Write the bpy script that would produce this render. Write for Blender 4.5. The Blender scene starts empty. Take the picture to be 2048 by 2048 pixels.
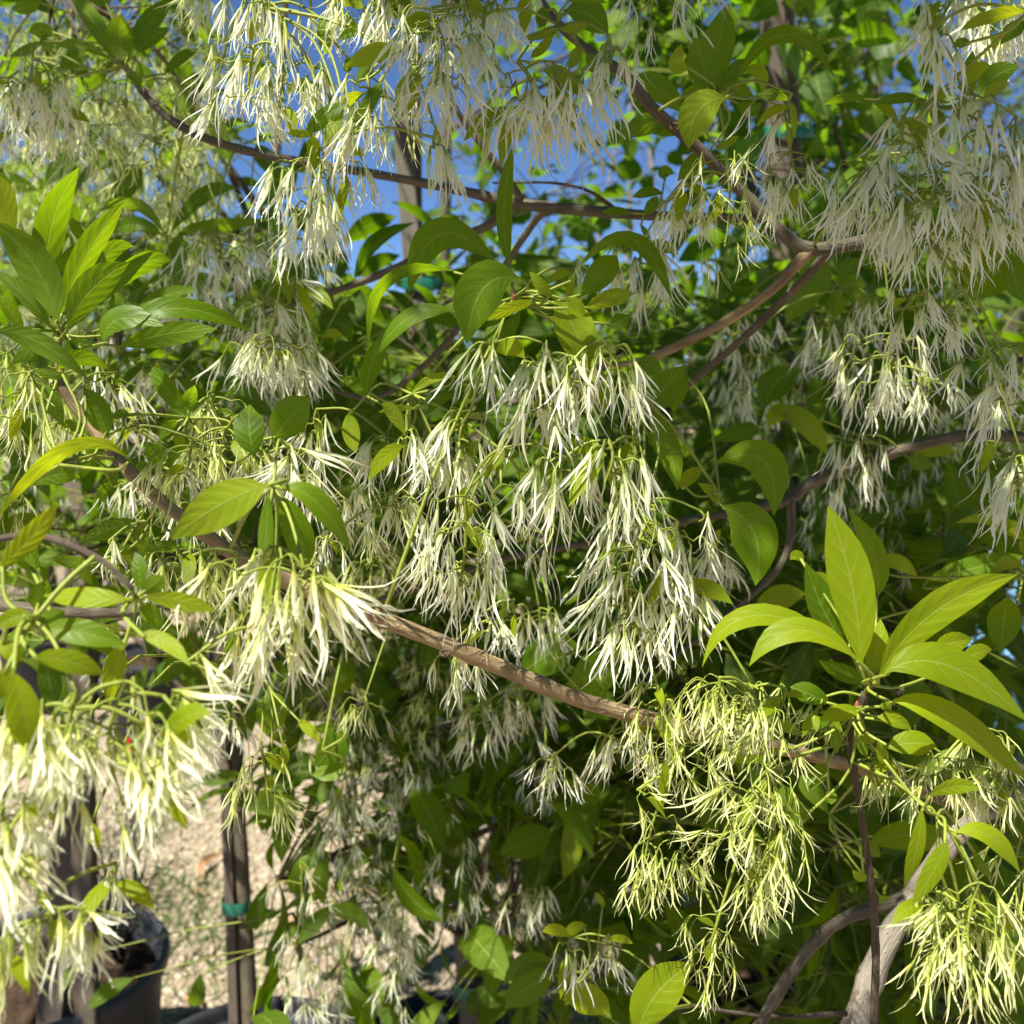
import bpy, math
import numpy as np
from mathutils import Vector, Matrix

rng = np.random.default_rng(7)
scene = bpy.context.scene
COL = scene.collection

# ------------------------------------------------------------------ camera, sky, sun, exposure
CAM = np.array([0.0, 0.0, 1.6])
PITCH = math.radians(8.0)                 # looking slightly down
FPX = 2054.0                              # focal length in pixels of the 2048 px photograph
cam_d = bpy.data.cameras.new("camera")
cam_d.sensor_fit = 'HORIZONTAL'; cam_d.sensor_width = 36.0; cam_d.lens = 36.0 * FPX / 2048.0
cam_d.clip_start = 0.01; cam_d.clip_end = 2000.0
cam_d.dof.use_dof = True; cam_d.dof.focus_distance = 0.57; cam_d.dof.aperture_fstop = 11.5
cam = bpy.data.objects.new("camera", cam_d); COL.objects.link(cam)
cam.location = CAM; cam.rotation_euler = (math.pi / 2 - PITCH, 0, 0)
scene.camera = cam

SUN = np.array([-0.40, -0.36, 0.95]); SUN = SUN / np.linalg.norm(SUN)
SUN_EL = math.asin(SUN[2])
world = bpy.data.worlds.new("World"); scene.world = world; world.use_nodes = True
wn = world.node_tree.nodes; wl = world.node_tree.links; wn.clear()
sky = wn.new("ShaderNodeTexSky"); sky.sky_type = 'NISHITA'; sky.sun_disc = False
sky.sun_elevation = SUN_EL; sky.sun_rotation = math.atan2(SUN[0], SUN[1])
sky.altitude = 3000; sky.air_density = .75; sky.dust_density = 0.0; sky.ozone_density = 9.0
bg = wn.new("ShaderNodeBackground"); bg.inputs[1].default_value = 0.062
wo = wn.new("ShaderNodeOutputWorld"); wl.new(sky.outputs[0], bg.inputs[0]); wl.new(bg.outputs[0], wo.inputs[0])
sun_d = bpy.data.lights.new("sun", 'SUN'); sun_d.energy = 5.0; sun_d.angle = math.radians(0.53); sun_d.color = (1.0, 0.95, 0.85)
sun_o = bpy.data.objects.new("sun", sun_d); COL.objects.link(sun_o)
sun_o.rotation_euler = Vector(SUN).to_track_quat('Z', 'Y').to_euler()
sun_o.location = (0, 0, 8)
vs = scene.view_settings
scene.display_settings.display_device = 'sRGB'
vs.view_transform = 'Standard'; vs.look = 'None'; vs.exposure = 1.3; vs.gamma = 1.0; vs.use_curve_mapping = False
cy = scene.cycles
cy.use_denoising = True
cy.max_bounces = 10; cy.diffuse_bounces = 5; cy.glossy_bounces = 3; cy.transmission_bounces = 8; cy.transparent_max_bounces = 8
cy.sample_clamp_indirect = 6.0; cy.caustics_reflective = False; cy.caustics_refractive = False

# ------------------------------------------------------------------ picture point + depth -> world point
cp, sp = math.cos(PITCH), math.sin(PITCH)
FWD = np.array([0, cp, -sp]); UPV = np.array([0, sp, cp]); RGT = np.array([1.0, 0, 0])
def P(x, y, d):
    return CAM + d * FWD + (x - 1024) / FPX * d * RGT - (y - 1024) / FPX * d * UPV
def project(p):
    q = np.asarray(p) - CAM
    d = q @ FWD
    return 1024 + FPX * (q @ RGT) / d, 1024 - FPX * (q @ UPV) / d, d
def in_frame(p, margin=40):
    x, y, d = project(p)
    return (d > 0.05) & (x > -margin) & (x < 2048 + margin) & (y > -margin) & (y < 2048 + margin)
K = 700.0 / 1932.0
ORG = {'A': (0, 0), 'B': (680, 0), 'C': (1348, 0), 'D': (0, 680), 'E': (680, 680), 'F': (1348, 680),
       'G': (0, 1348), 'H': (680, 1348), 'I': (1348, 1348)}
def S(z, x, y):
    return ORG[z][0] + x * K, ORG[z][1] + y * K
def nrm(v):
    v = np.asarray(v, float); return v / max(np.linalg.norm(v), 1e-9)

# ------------------------------------------------------------------ mesh building
class MB:
    """collects all-quad chunks with per-vertex attributes u, v, rnd and tc"""
    def __init__(s): s.V = []; s.F = []; s.A = {'u': [], 'v': [], 'rnd': []}; s.T = []; s.n = 0
    def add(s, V, F, u=None, v=None, rnd=None, tc=None):
        n = len(V); s.V.append(V); s.F.append(np.asarray(F) + s.n); s.n += n
        for k, a in (('u', u), ('v', v), ('rnd', rnd)):
            s.A[k].append(np.zeros(n) if a is None else np.broadcast_to(a, (n,)))
        s.T.append(V if tc is None else tc)
    def mesh(s, name, mat, origin=(0, 0, 0), smooth=True):
        V = np.concatenate(s.V) - np.asarray(origin); F = np.concatenate(s.F)
        m = bpy.data.meshes.new(name)
        m.vertices.add(len(V)); m.vertices.foreach_set('co', V.astype(np.float32).ravel())
        m.loops.add(F.size); m.loops.foreach_set('vertex_index', F.astype(np.int32).ravel())
        m.polygons.add(len(F)); m.polygons.foreach_set('loop_start', np.arange(0, F.size, 4, dtype=np.int32))
        m.polygons.foreach_set('loop_total', np.full(len(F), 4, np.int32))
        m.polygons.foreach_set('use_smooth', np.full(len(F), smooth))
        for k in ('u', 'v', 'rnd'):
            a = m.attributes.new(k, 'FLOAT', 'POINT'); a.data.foreach_set('value', np.concatenate(s.A[k]).astype(np.float32))
        a = m.attributes.new('tc', 'FLOAT_VECTOR', 'POINT'); a.data.foreach_set('vector', np.concatenate(s.T).astype(np.float32).ravel())
        m.materials.append(mat)
        m.update(calc_edges=True); m.validate()
        return m

WORLD_O = {}
def link(name, data, origin, parent=None, **props):
    o = bpy.data.objects.new(name, data); COL.objects.link(o)
    origin = np.asarray(origin, float)
    po = WORLD_O[parent.name] if parent is not None else np.zeros(3)
    if parent is not None: o.parent = parent
    o.location = origin - po
    WORLD_O[o.name] = origin
    for k, v in props.items(): o[k] = v
    return o
def thing(name, origin, label, category, group=None):
    o = link(name, None, origin, label=label, category=category)
    o.empty_display_size = 0.1
    if group: o['group'] = group
    return o

def catmull(pts, per=6):
    pts = np.asarray(pts, float)
    if len(pts) < 3:
        t = np.linspace(0, 1, per + 1)[:, None]; return pts[0] * (1 - t) + pts[-1] * t
    q = np.vstack([2 * pts[0] - pts[1], pts, 2 * pts[-1] - pts[-2]])
    out = []
    for i in range(1, len(q) - 2):
        t = np.linspace(0, 1, per, endpoint=False)[:, None]
        a, b, c, d = q[i - 1], q[i], q[i + 1], q[i + 2]
        out.append(0.5 * ((2 * b) + (-a + c) * t + (2 * a - 5 * b + 4 * c - d) * t ** 2 + (-a + 3 * b - 3 * c + d) * t ** 3))
    out.append(pts[-1][None]); return np.concatenate(out)

def tube(mb, pts, radii, sides=8, rough=0.0, close=True):
    pts = np.asarray(pts, float); n = len(pts)
    radii = np.interp(np.linspace(0, 1, n), np.linspace(0, 1, len(radii)), radii) if len(radii) != n else np.asarray(radii, float)
    if close:
        e0 = nrm(pts[0] - pts[1]); e1 = nrm(pts[-1] - pts[-2])
        pts = np.vstack([pts[0] + e0 * radii[0] * .5, pts, pts[-1] + e1 * radii[-1] * .5])
        radii = np.r_[radii[0] * .05, radii, radii[-1] * .05]; n += 2
    T = np.gradient(pts, axis=0); T /= np.maximum(np.linalg.norm(T, axis=1, keepdims=True), 1e-9)
    ref = np.array([0.13, 0.31, 0.94]) if abs(T[0][2]) < .8 else np.array([.94, .3, .1])
    X = np.empty_like(T); x = nrm(np.cross(T[0], ref))
    for i in range(n):
        x = nrm(x - (x @ T[i]) * T[i]); X[i] = x
    Y = np.cross(T, X)
    ang = np.arange(sides) * 2 * math.pi / sides
    R = radii[:, None] * np.ones((1, sides))
    if rough: R = R * (1 + rough * rng.normal(size=R.shape))
    V = pts[:, None] + R[..., None] * (np.cos(ang)[None, :, None] * X[:, None] + np.sin(ang)[None, :, None] * Y[:, None])
    L = np.r_[0, np.cumsum(np.linalg.norm(np.diff(pts, axis=0), axis=1))]
    tc = np.stack([np.cos(ang)[None] * radii.max() + 0 * R, np.sin(ang)[None] * radii.max() + 0 * R, L[:, None] + 0 * R], -1)
    i = np.arange(n - 1)[:, None] * sides; j = np.arange(sides)[None]; k = (j + 1) % sides
    F = np.stack([i + j, i + k, i + sides + k, i + sides + j], -1).reshape(-1, 4)
    mb.add(V.reshape(-1, 3), F, u=np.repeat(L, sides), v=np.tile(ang, n), rnd=rng.random(), tc=tc.reshape(-1, 3))

def boxbeam(mb, a, b, w, t, side=None, n=10):
    """sawn timber from a to b, w wide, t thick, slightly bevelled edges"""
    a = np.asarray(a, float); b = np.asarray(b, float); T = nrm(b - a)
    X = nrm(np.cross(T, [0, 1, 0.0])) if side is None else nrm(side); Y = np.cross(T, X)
    bv = min(w, t) * .08
    prof = [(-w/2+bv, -t/2), (w/2-bv, -t/2), (w/2, -t/2+bv), (w/2, t/2-bv), (w/2-bv, t/2), (-w/2+bv, t/2), (-w/2, t/2-bv), (-w/2, -t/2+bv)]
    ss = np.r_[0, np.linspace(0, 1, n), 1]; sc = np.r_[0.02, np.ones(n), 0.02]
    L = np.linalg.norm(b - a); V = []; tc = []
    for s_, c in zip(ss, sc):
        for x, y in prof:
            V.append(a + (b - a) * s_ + c * (x * X + y * Y)); tc.append((x, y, s_ * L))
    m = len(prof); i = np.arange(len(ss) - 1)[:, None] * m; j = np.arange(m)[None]; k = (j + 1) % m
    F = np.stack([i + j, i + k, i + m + k, i + m + j], -1).reshape(-1, 4)
    mb.add(np.array(V), F, tc=np.array(tc), rnd=rng.random())

def lathe(mb, prof, centre, sides=40):
    prof = np.asarray(prof, float); ang = np.arange(sides) * 2 * math.pi / sides
    V = np.stack([prof[:, None, 0] * np.cos(ang) + centre[0], prof[:, None, 0] * np.sin(ang) + centre[1], prof[:, None, 1] + 0 * ang + centre[2]], -1)
    n = len(prof); i = np.arange(n - 1)[:, None] * sides; j = np.arange(sides)[None]; k = (j + 1) % sides
    F = np.stack([i + j, i + k, i + sides + k, i + sides + j], -1).reshape(-1, 4)
    mb.add(V.reshape(-1, 3), F)

# ------------------------------------------------------------------ materials
def newmat(name):
    m = bpy.data.materials.new(name); m.use_nodes = True; n = m.node_tree.nodes; n.clear()
    return m, n, m.node_tree.links
class NB:
    def __init__(s, name):
        s.m, s.n, s.l = newmat(name); s.out = s.n.new('ShaderNodeOutputMaterial')
    def node(s, t, ins=None, **kw):
        nd = s.n.new(t)
        for k, v in kw.items(): setattr(nd, k, v)
        for k, v in (ins or {}).items(): s.set(nd.inputs[k], v)
        return nd
    def set(s, inp, v):
        if isinstance(v, bpy.types.NodeSocket): s.l.new(v, inp)
        else: inp.default_value = v
    def attr(s, name, out='Fac'):
        return s.node('ShaderNodeAttribute', attribute_name=name).outputs[out]
    def math(s, op, a, b=0.0, c=None, clamp=False):
        nd = s.node('ShaderNodeMath', operation=op, use_clamp=clamp)
        s.set(nd.inputs[0], a); s.set(nd.inputs[1], b)
        if c is not None: s.set(nd.inputs[2], c)
        return nd.outputs[0]
    def mix(s, f, a, b, mode='MIX'):
        nd = s.node('ShaderNodeMixRGB', blend_type=mode); s.set(nd.inputs[0], f)
        for i, c in ((1, a), (2, b)): s.set(nd.inputs[i], (*c, 1) if isinstance(c, tuple) and len(c) == 3 else c)
        return nd.outputs[0]
    def ramp(s, f, stops):
        nd = s.node('ShaderNodeValToRGB'); s.set(nd.inputs[0], f); cr = nd.color_ramp
        while len(cr.elements) < len(stops): cr.elements.new(0.5)
        for e, (p, c) in zip(cr.elements, stops): e.position = p; e.color = (*c, 1) if len(c) == 3 else c
        return nd.outputs[0]
    def noise(s, vec, scale, detail=3, rough=.55, out='Fac'):
        nd = s.node('ShaderNodeTexNoise', {'Scale': scale, 'Detail': detail, 'Roughness': rough})
        if vec is not None: s.l.new(vec, nd.inputs['Vector'])
        return nd.outputs[out]
    def bump(s, h, strength, dist):
        return s.node('ShaderNodeBump', {'Height': h, 'Strength': strength, 'Distance': dist}).outputs[0]
    def finish(s, sh): s.l.new(sh, s.out.inputs[0]); return s.m

def leaf_mat(name, top, under, trans, tfac=.42, rough=.36, veins=True, nv=6.5):
    b = NB(name)
    u, v, r = b.attr('u'), b.attr('v'), b.attr('rnd')
    geo = b.node('ShaderNodeNewGeometry')
    tco = b.node('ShaderNodeTexCoord').outputs['Object']
    nz = b.noise(tco, 60, 4); nz2 = b.noise(tco, 14, 2)
    av = b.math('ABSOLUTE', v)
    base = b.mix(geo.outputs['Backfacing'], top, under)
    base = b.mix(b.math('MULTIPLY', b.math('SUBTRACT', r, .5), .55), base, (0.20, 0.27, 0.010))     # yellower or not, per leaf
    base = b.mix(b.math('MULTIPLY', nz2, .35), base, b.mix(1, base, (.55, .75, .5), 'MULTIPLY'))
    spot = b.math('SUBTRACT', b.noise(tco, 170, 2), .70, clamp=True)
    edge = b.math('MULTIPLY', b.math('SUBTRACT', b.math('ADD', av, b.math('MULTIPLY', b.noise(tco, 90, 3), .5)), 1.22, clamp=True), 2.2)
    base = b.mix(b.math('MINIMUM', b.math('ADD', b.math('MULTIPLY', spot, 5.0), edge), .75), base, (.20, .13, .03))
    hs = b.node('ShaderNodeHueSaturation', {'Color': base, 'Value': b.math('ADD', .78, b.math('MULTIPLY', r, .42)), 'Hue': b.math('ADD', .485, b.math('MULTIPLY', nz, .03))})
    base = hs.outputs[0]
    tcol = b.mix(b.math('MULTIPLY', r, .4), trans, (trans[0] * 1.25, trans[1] * .95, trans[2]))
    nrmv = None; h = nz
    if veins:
        mid = b.math('SUBTRACT', 1.0, b.math('SMOOTH_MIN', b.math('DIVIDE', av, .07), 1.0, .2), clamp=True)
        w = b.math('ADD', b.math('MULTIPLY', u, nv), b.math('MULTIPLY', b.math('POWER', av, 1.25), -1.5))
        w = b.math('ADD', w, b.math('MULTIPLY', nz2, 1.6))
        fr = b.math('ABSOLUTE', b.math('SUBTRACT', b.math('FRACT', w), .5))
        lat = b.math('SUBTRACT', 1.0, b.math('DIVIDE', fr, .07), clamp=True)
        lat = b.math('MULTIPLY', lat, b.math('SUBTRACT', .95, av, clamp=True))
        vein = b.math('MAXIMUM', mid, b.math('MULTIPLY', lat, .8))
        base = b.mix(b.math('MULTIPLY', vein, .5), base, (0.34, 0.42, 0.10))
        tcol = b.mix(b.math('MULTIPLY', vein, .45), tcol, (0.42, 0.50, 0.10))
        quilt = b.math('MULTIPLY', b.math('SINE', b.math('MULTIPLY', w, 6.283)), .2)
        h = b.math('ADD', b.math('ADD', b.math('MULTIPLY', nz, .5), quilt), b.math('MULTIPLY', vein, -.6))
    bm = b.bump(h, .30, .0009)
    pb = b.node('ShaderNodeBsdfPrincipled', {'Base Color': base, 'Normal': bm, 'Specular IOR Level': .2,
        'Roughness': b.math('ADD', rough + .06, b.math('MULTIPLY', geo.outputs['Backfacing'], .2))})
    tr = b.node('ShaderNodeBsdfTranslucent', {'Color': tcol, 'Normal': bm})
    mx = b.node('ShaderNodeMixShader', {0: tfac, 1: pb.outputs[0], 2: tr.outputs[0]})
    return b.finish(mx.outputs[0])

def petal_mat(name, tip, basec, calyx, tfac=.4):
    b = NB(name); u, r = b.attr('u'), b.attr('rnd')
    c = b.ramp(b.math('ADD', b.math('MULTIPLY', u, .7), .25), [(0.0, calyx), (.22, calyx), (.30, basec), (.62, tip), (.95, tip)])
    c = b.mix(b.math('MULTIPLY', r, .22), c, (basec[0], basec[1], basec[2]))
    tco = b.node('ShaderNodeTexCoord').outputs['Object']
    c = b.mix(b.math('MULTIPLY', b.noise(b.attr('tc', 'Vector'), 9, 2), .09), c, (.62, .66, .42))
    br = b.math('MULTIPLY', b.math('GREATER_THAN', r, .95), b.math('MULTIPLY', b.math('SUBTRACT', u, .25, clamp=True), 1.1), clamp=True)
    c = b.mix(br, c, (.44, .30, .12))
    pb = b.node('ShaderNodeBsdfPrincipled', {'Base Color': c, 'Roughness': .5, 'Specular IOR Level': .3})
    tr = b.node('ShaderNodeBsdfTranslucent', {'Color': c})
    mx = b.node('ShaderNodeMixShader', {0: tfac, 1: pb.outputs[0], 2: tr.outputs[0]})
    return b.finish(mx.outputs[0])

def bark_mat(name, dark, light, streak=1.0, lent=True):
    b = NB(name); tc = b.attr('tc', 'Vector')
    mp = b.node('ShaderNodeMapping', {'Vector': tc, 'Scale': (1, 1, .16)}).outputs[0]
    n1 = b.noise(mp, 420, 5, .62); n2 = b.noise(mp, 90, 3); n3 = b.noise(tc, 45, 3)
    c = b.ramp(b.math('ADD', b.math('MULTIPLY', n1, .6), b.math('MULTIPLY', n2, .45)), [(.36, dark), (.52, tuple((a + d) / 2 for a, d in zip(dark, light))), (.68, light)])
    c = b.mix(b.math('MULTIPLY', b.math('SUBTRACT', n3, .42, clamp=True), 1.6), c, (light[0] * .95, light[1] * 1.0, light[2] * 1.1))
    h = b.math('ADD', n1, b.math('MULTIPLY', n2, .6))
    if lent:
        vo = b.node('ShaderNodeTexVoronoi', {'Vector': b.node('ShaderNodeMapping', {'Vector': tc, 'Scale': (1, 1, .6)}).outputs[0], 'Scale': 260.0})
        sp_ = b.math('SUBTRACT', 1.0, b.math('DIVIDE', vo.outputs['Distance'], .22), clamp=True)
        c = b.mix(b.math('MULTIPLY', sp_, .5), c, (.42, .36, .28)); h = b.math('ADD', h, b.math('MULTIPLY', sp_, .5))
    pb = b.node('ShaderNodeBsdfPrincipled', {'Base Color': c, 'Roughness': .78, 'Specular IOR Level': .25, 'Normal': b.bump(h, .95, .0024)})
    return b.finish(pb.outputs[0])

def plain_mat(name, c1, c2, scale=30, rough=.6, spec=.3, bump=.3, dist=.002, vec='Object', stretch=(1, 1, 1)):
    b = NB(name)
    vec_s = b.attr('tc', 'Vector') if vec == 'tc' else b.node('ShaderNodeTexCoord').outputs[vec]
    mp = b.node('ShaderNodeMapping', {'Vector': vec_s, 'Scale': stretch}).outputs[0]
    n = b.noise(mp, scale, 5, .6); n2 = b.noise(mp, scale * .17, 3)
    f = b.math('ADD', b.math('MULTIPLY', n, .6), b.math('MULTIPLY', n2, .4))
    c = b.ramp(f, [(.32, c1), (.66, c2)])
    pb = b.node('ShaderNodeBsdfPrincipled', {'Base Color': c, 'Roughness': rough, 'Specular IOR Level': spec, 'Normal': b.bump(n, bump, dist)})
    return b.finish(pb.outputs[0])

M = {}
M['leaf'] = leaf_mat('leaf_green', (.084, .160, .004), (.115, .195, .012), (.29, .47, .003), .48)
M['leaf_young_lit'] = leaf_mat('leaf_lime', (.200, .275, .005), (.215, .29, .014), (.49, .59, .004), .48, .40)  # lime copy of the leaf: sunlight painted into a young leaf's colour
M['leaf_back'] = leaf_mat('leaf_row', (.038, .080, .003), (.055, .100, .008), (.22, .42, .003), .45, .40)  # fringe leaf colour lowered to paint deeper shade into the row behind
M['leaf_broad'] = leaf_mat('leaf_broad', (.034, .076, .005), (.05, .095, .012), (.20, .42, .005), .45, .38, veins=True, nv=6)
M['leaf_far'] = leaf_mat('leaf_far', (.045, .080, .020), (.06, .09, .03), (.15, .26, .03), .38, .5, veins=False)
M['petal'] = petal_mat('petal_white', (.88, .89, .73), (.72, .76, .36), (.32, .42, .06), .42)
M['petal_y'] = petal_mat('petal_cream', (.76, .79, .40), (.56, .64, .11), (.33, .43, .05), .45)
M['petal_c'] = petal_mat('petal_ivory', (.88, .88, .68), (.68, .71, .15), (.34, .43, .05), .38)
M['stalk'] = plain_mat('stalk_green', (.17, .215, .022), (.26, .305, .045), 200, .5, vec='tc')
M['twig'] = bark_mat('twig_bark', (.032, .023, .016), (.125, .092, .062), lent=False)
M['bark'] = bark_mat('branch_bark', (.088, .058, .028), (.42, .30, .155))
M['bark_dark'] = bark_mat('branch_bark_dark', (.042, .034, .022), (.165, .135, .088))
M['bark_grey'] = bark_mat('trunk_bark', (.105, .088, .062), (.36, .31, .235))
M['scar'] = plain_mat('bud_scar', (.035, .022, .015), (.16, .11, .07), 500, .85, vec='Object', bump=.6)
M['bud'] = plain_mat('bud_red', (.12, .03, .012), (.26, .09, .03), 300, .5)
M['stake'] = plain_mat('stake_wood', (.085, .073, .058), (.185, .160, .128), 70, .8, .15, .4, .002, 'tc', (1, 1, .06))
M['stake_dark'] = plain_mat('stake_wood_dark', (.075, .060, .046), (.165, .135, .105), 70, .8, .15, .4, .002, 'tc', (1, 1, .06))  # darker copy of the stake wood, shade painted into its colour
M['tie'] = plain_mat('tie_tape', (.004, .085, .055), (.012, .16, .105), 40, .35, .5, .1)
M['pot'] = plain_mat('pot_plastic', (.018, .019, .022), (.034, .035, .040), 25, .6, .25, .1)
M['pot_grey'] = plain_mat('pot_plastic_grey', (.055, .057, .064), (.095, .097, .105), 25, .55, .3, .1)
M['soil'] = plain_mat('soil', (.018, .012, .008), (.085, .055, .035), 60, .95, .1, 1, .02)
M['ground'] = plain_mat('sand', (.20, .15, .10), (.32, .255, .185), 18, .95, .1, .6, .01)
M['red'] = plain_mat('red_plastic', (.50, .01, .015), (.62, .03, .03), 40, .4)
M['blue'] = plain_mat('blue_plastic', (.16, .36, .62), (.26, .50, .74), 8, .4)
M['cloth'] = plain_mat('shade_cloth', (.010, .011, .013), (.030, .032, .036), 60, .9, .1)
M['deadleaf'] = plain_mat('dry_leaf', (.22, .11, .05), (.38, .21, .10), 60, .8)
M['weed'] = leaf_mat('weed_leaf', (.07, .14, .03), (.1, .17, .05), (.14, .26, .03), .4, .5, veins=False)
M['needle'] = leaf_mat('needle_leaf', (.045, .085, .045), (.06, .1, .06), (.08, .14, .05), .25, .5, veins=False)
def pebble_mat():
    b = NB('gravel'); r = b.attr('rnd')
    c = b.ramp(r, [(0, (.26, .21, .14)), (.3, (.43, .365, .26)), (.6, (.50, .435, .325)), (.85, (.37, .32, .25)), (1, (.60, .54, .43))])
    tco = b.node('ShaderNodeTexCoord').outputs['Object']
    c = b.mix(b.math('MULTIPLY', b.noise(tco, 2.2, 3), .5), c, (.27, .21, .14))
    pb = b.node('ShaderNodeBsdfPrincipled', {'Base Color': c, 'Roughness': .85, 'Specular IOR Level': .2, 'Normal': b.bump(b.noise(tco, 300, 3), .4, .002)})
    return b.finish(pb.outputs[0])
M['gravel'] = pebble_mat()

# ------------------------------------------------------------------ leaf and flower geometry
def leaf_profile(t, acute=1.0):
    f = np.clip(4 * t * (1 - t), 0, 1) ** (.78 + .12 * acute) * (1 + .30 * (t - .5))
    s = np.clip(t / .22, 0, 1); s = s * s * (3 - 2 * s)
    f = f * (.35 + .65 * s) * (1 - .30 * np.clip((t - .72) / .28, 0, 1) ** 1.5)
    return np.maximum(f / f.max(), .02)

def leaf_geo(mb, b, m, t, W, roll, fold=.18, nu=12, nv=6, wav=.05, twist=0.0, rnd=None):
    """leaf blade along the curve b-m-t (world points), W = full true width, roll turns the blade about its midrib"""
    b, m, t = (np.asarray(q, float) for q in (b, m, t))
    c = 2 * m - .5 * (b + t)
    s = np.linspace(0, 1, nu + 1)[:, None]
    C = (1 - s) ** 2 * b + 2 * s * (1 - s) * c + s * s * t
    T = 2 * (1 - s) * (c - b) + 2 * s * (t - c); T /= np.maximum(np.linalg.norm(T, axis=1, keepdims=True), 1e-9)
    view = nrm(CAM - m)
    X = np.cross(T, view); X /= np.maximum(np.linalg.norm(X, axis=1, keepdims=True), 1e-9)
    for i in range(1, nu + 1):
        if X[i] @ X[i - 1] < 0 and False: X[i] *= -1
    rr = roll + twist * (s[:, 0] - .4)
    side = np.cos(rr)[:, None] * X + np.sin(rr)[:, None] * view
    side -= (side * T).sum(1, keepdims=True) * T; side /= np.maximum(np.linalg.norm(side, axis=1, keepdims=True), 1e-9)
    N = np.cross(side, T)
    if N[nu // 2][2] < 0: side = -side; N = -N
    hw = W / 2 * leaf_profile(s[:, 0])
    vv = np.linspace(-1, 1, nv + 1)
    ph = rng.random(4) * 6.28
    wave = wav * W * (np.sin(s * 9 + ph[0] + (vv > 0) * 2.0) * .5 + np.sin(s * 17 + ph[1]) * .3) * np.abs(vv)[None] ** 2 * np.sin(s * math.pi)
    lift = hw[:, None] * (fold * np.abs(vv)[None] - .12 * vv[None] ** 2) + wave
    V = C[:, None] + (hw[:, None] * vv[None] * math.cos(fold * .9))[..., None] * side[:, None] + lift[..., None] * N[:, None]
    i = np.arange(nu)[:, None] * (nv + 1); j = np.arange(nv)[None]
    F = np.stack([i + j, i + j + 1, i + nv + 2 + j, i + nv + 1 + j], -1).reshape(-1, 4)
    mb.add(V.reshape(-1, 3), F, u=np.repeat(s[:, 0], nv + 1), v=np.tile(vv, nu + 1), rnd=rng.random() if rnd is None else rnd)

def petal(V, F, U, a0, th, bend, L, hw, seg, cols, twist, curl):
    s = np.linspace(0, 1, seg + 1)
    rad = .025 + L * (math.sin(th) * s + bend * s * s) + .10 * curl * np.maximum(s - .7, 0) ** 1.5 * 6
    z = -(.05 + L * (math.cos(th) * s - abs(bend) * .4 * s * s)) + np.abs(curl) * .25 * np.maximum(s - .75, 0)
    sway = .09 * np.sin(s * rng.uniform(3, 6.5) + a0 * 7) * s
    w = hw * (np.sin(np.clip(.22 + .78 * s, 0, 1) * math.pi) ** .55 * (1 - .35 * s ** 3)) ; w[-1] = hw * .12
    o = len(V)
    for i in range(seg + 1):
        a = a0; tw = twist * s[i]
        er = np.array([math.cos(a), math.sin(a), 0]); et = np.array([-math.sin(a), math.cos(a), 0])
        c = er * rad[i] + et * sway[i] + np.array([0, 0, z[i]])
        sd = et * math.cos(tw) + er * math.sin(tw); nn = er * math.cos(tw) - et * math.sin(tw)
        for j in range(cols + 1):
            x = 2 * j / cols - 1
            V.append(c + sd * w[i] * x - nn * w[i] * .45 * abs(x)); U.append(.02 + .98 * s[i])
    for i in range(seg):
        for j in range(cols):
            q = o + i * (cols + 1) + j; F.append((q, q + 1, q + cols + 2, q + cols + 1))

def flower_template(seg=6, cols=2, kind='w'):
    V, F, U = [], [], []
    # calyx and short corolla tube
    o = 0; sd = 5
    for z, r in ((.06, .010), (.02, .020), (-.03, .028), (-.10, .026)):
        for k in range(sd):
            a = k * 2 * math.pi / sd; V.append(np.array([r * math.cos(a), r * math.sin(a), z])); U.append({.06: -.35, .02: -.2, -.03: -.08, -.10: .02}[z])
    for i in range(3):
        for k in range(sd): F.append((i * sd + k, i * sd + (k + 1) % sd, (i + 1) * sd + (k + 1) % sd, (i + 1) * sd + k))
    n = rng.choice([4, 4, 4, 5, 5]); ph = rng.random() * 6.28
    spread = {'w': .25, 'y': .32, 'b': .06, 'c': .26}[kind]; wide = 1.25 if kind == 'c' else 1.0
    for k in range(n):
        th = abs(rng.normal(spread, .12)); bend = rng.normal(.02, .12) if kind != 'b' else -.06
        petal(V, F, U, ph + k * 2 * math.pi / n + rng.normal(0, .2), th, bend, rng.uniform(.72, 1.08), rng.uniform(.020, .029) * wide, seg, cols, rng.normal(0, 1.1), rng.normal(0, .5))
    return np.array(V), np.array(F), np.array(U)
FL = {k: [flower_template(7, 2, k) for _ in range(14)] for k in 'wybc'}
FL_LOW = {k: [flower_template(4, 1, k) for _ in range(8)] for k in 'wybc'}
FLMESH = {}
PM = {'w': M['petal'], 'y': M['petal_y'], 'b': M['petal_y'], 'c': M['petal_c']}
def flower_mesh(k, i):
    if (k, i) not in FLMESH:
        mb = MB(); V, F, U = FL[k][i]; mb.add(V, F, u=U, rnd=rng.random(), tc=V)
        FLMESH[(k, i)] = mb.mesh('flower', PM[k])
    return FLMESH[(k, i)]
def frame_to(d):
    """rotation whose -Z is d, with a random spin"""
    z = -nrm(d); a = nrm(np.cross(z, [.31, .9, .2])); b = np.cross(z, a); s = rng.random() * 6.28
    x = math.cos(s) * a + math.sin(s) * b; y = np.cross(z, x)
    return np.stack([x, y, z], 1)

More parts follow.
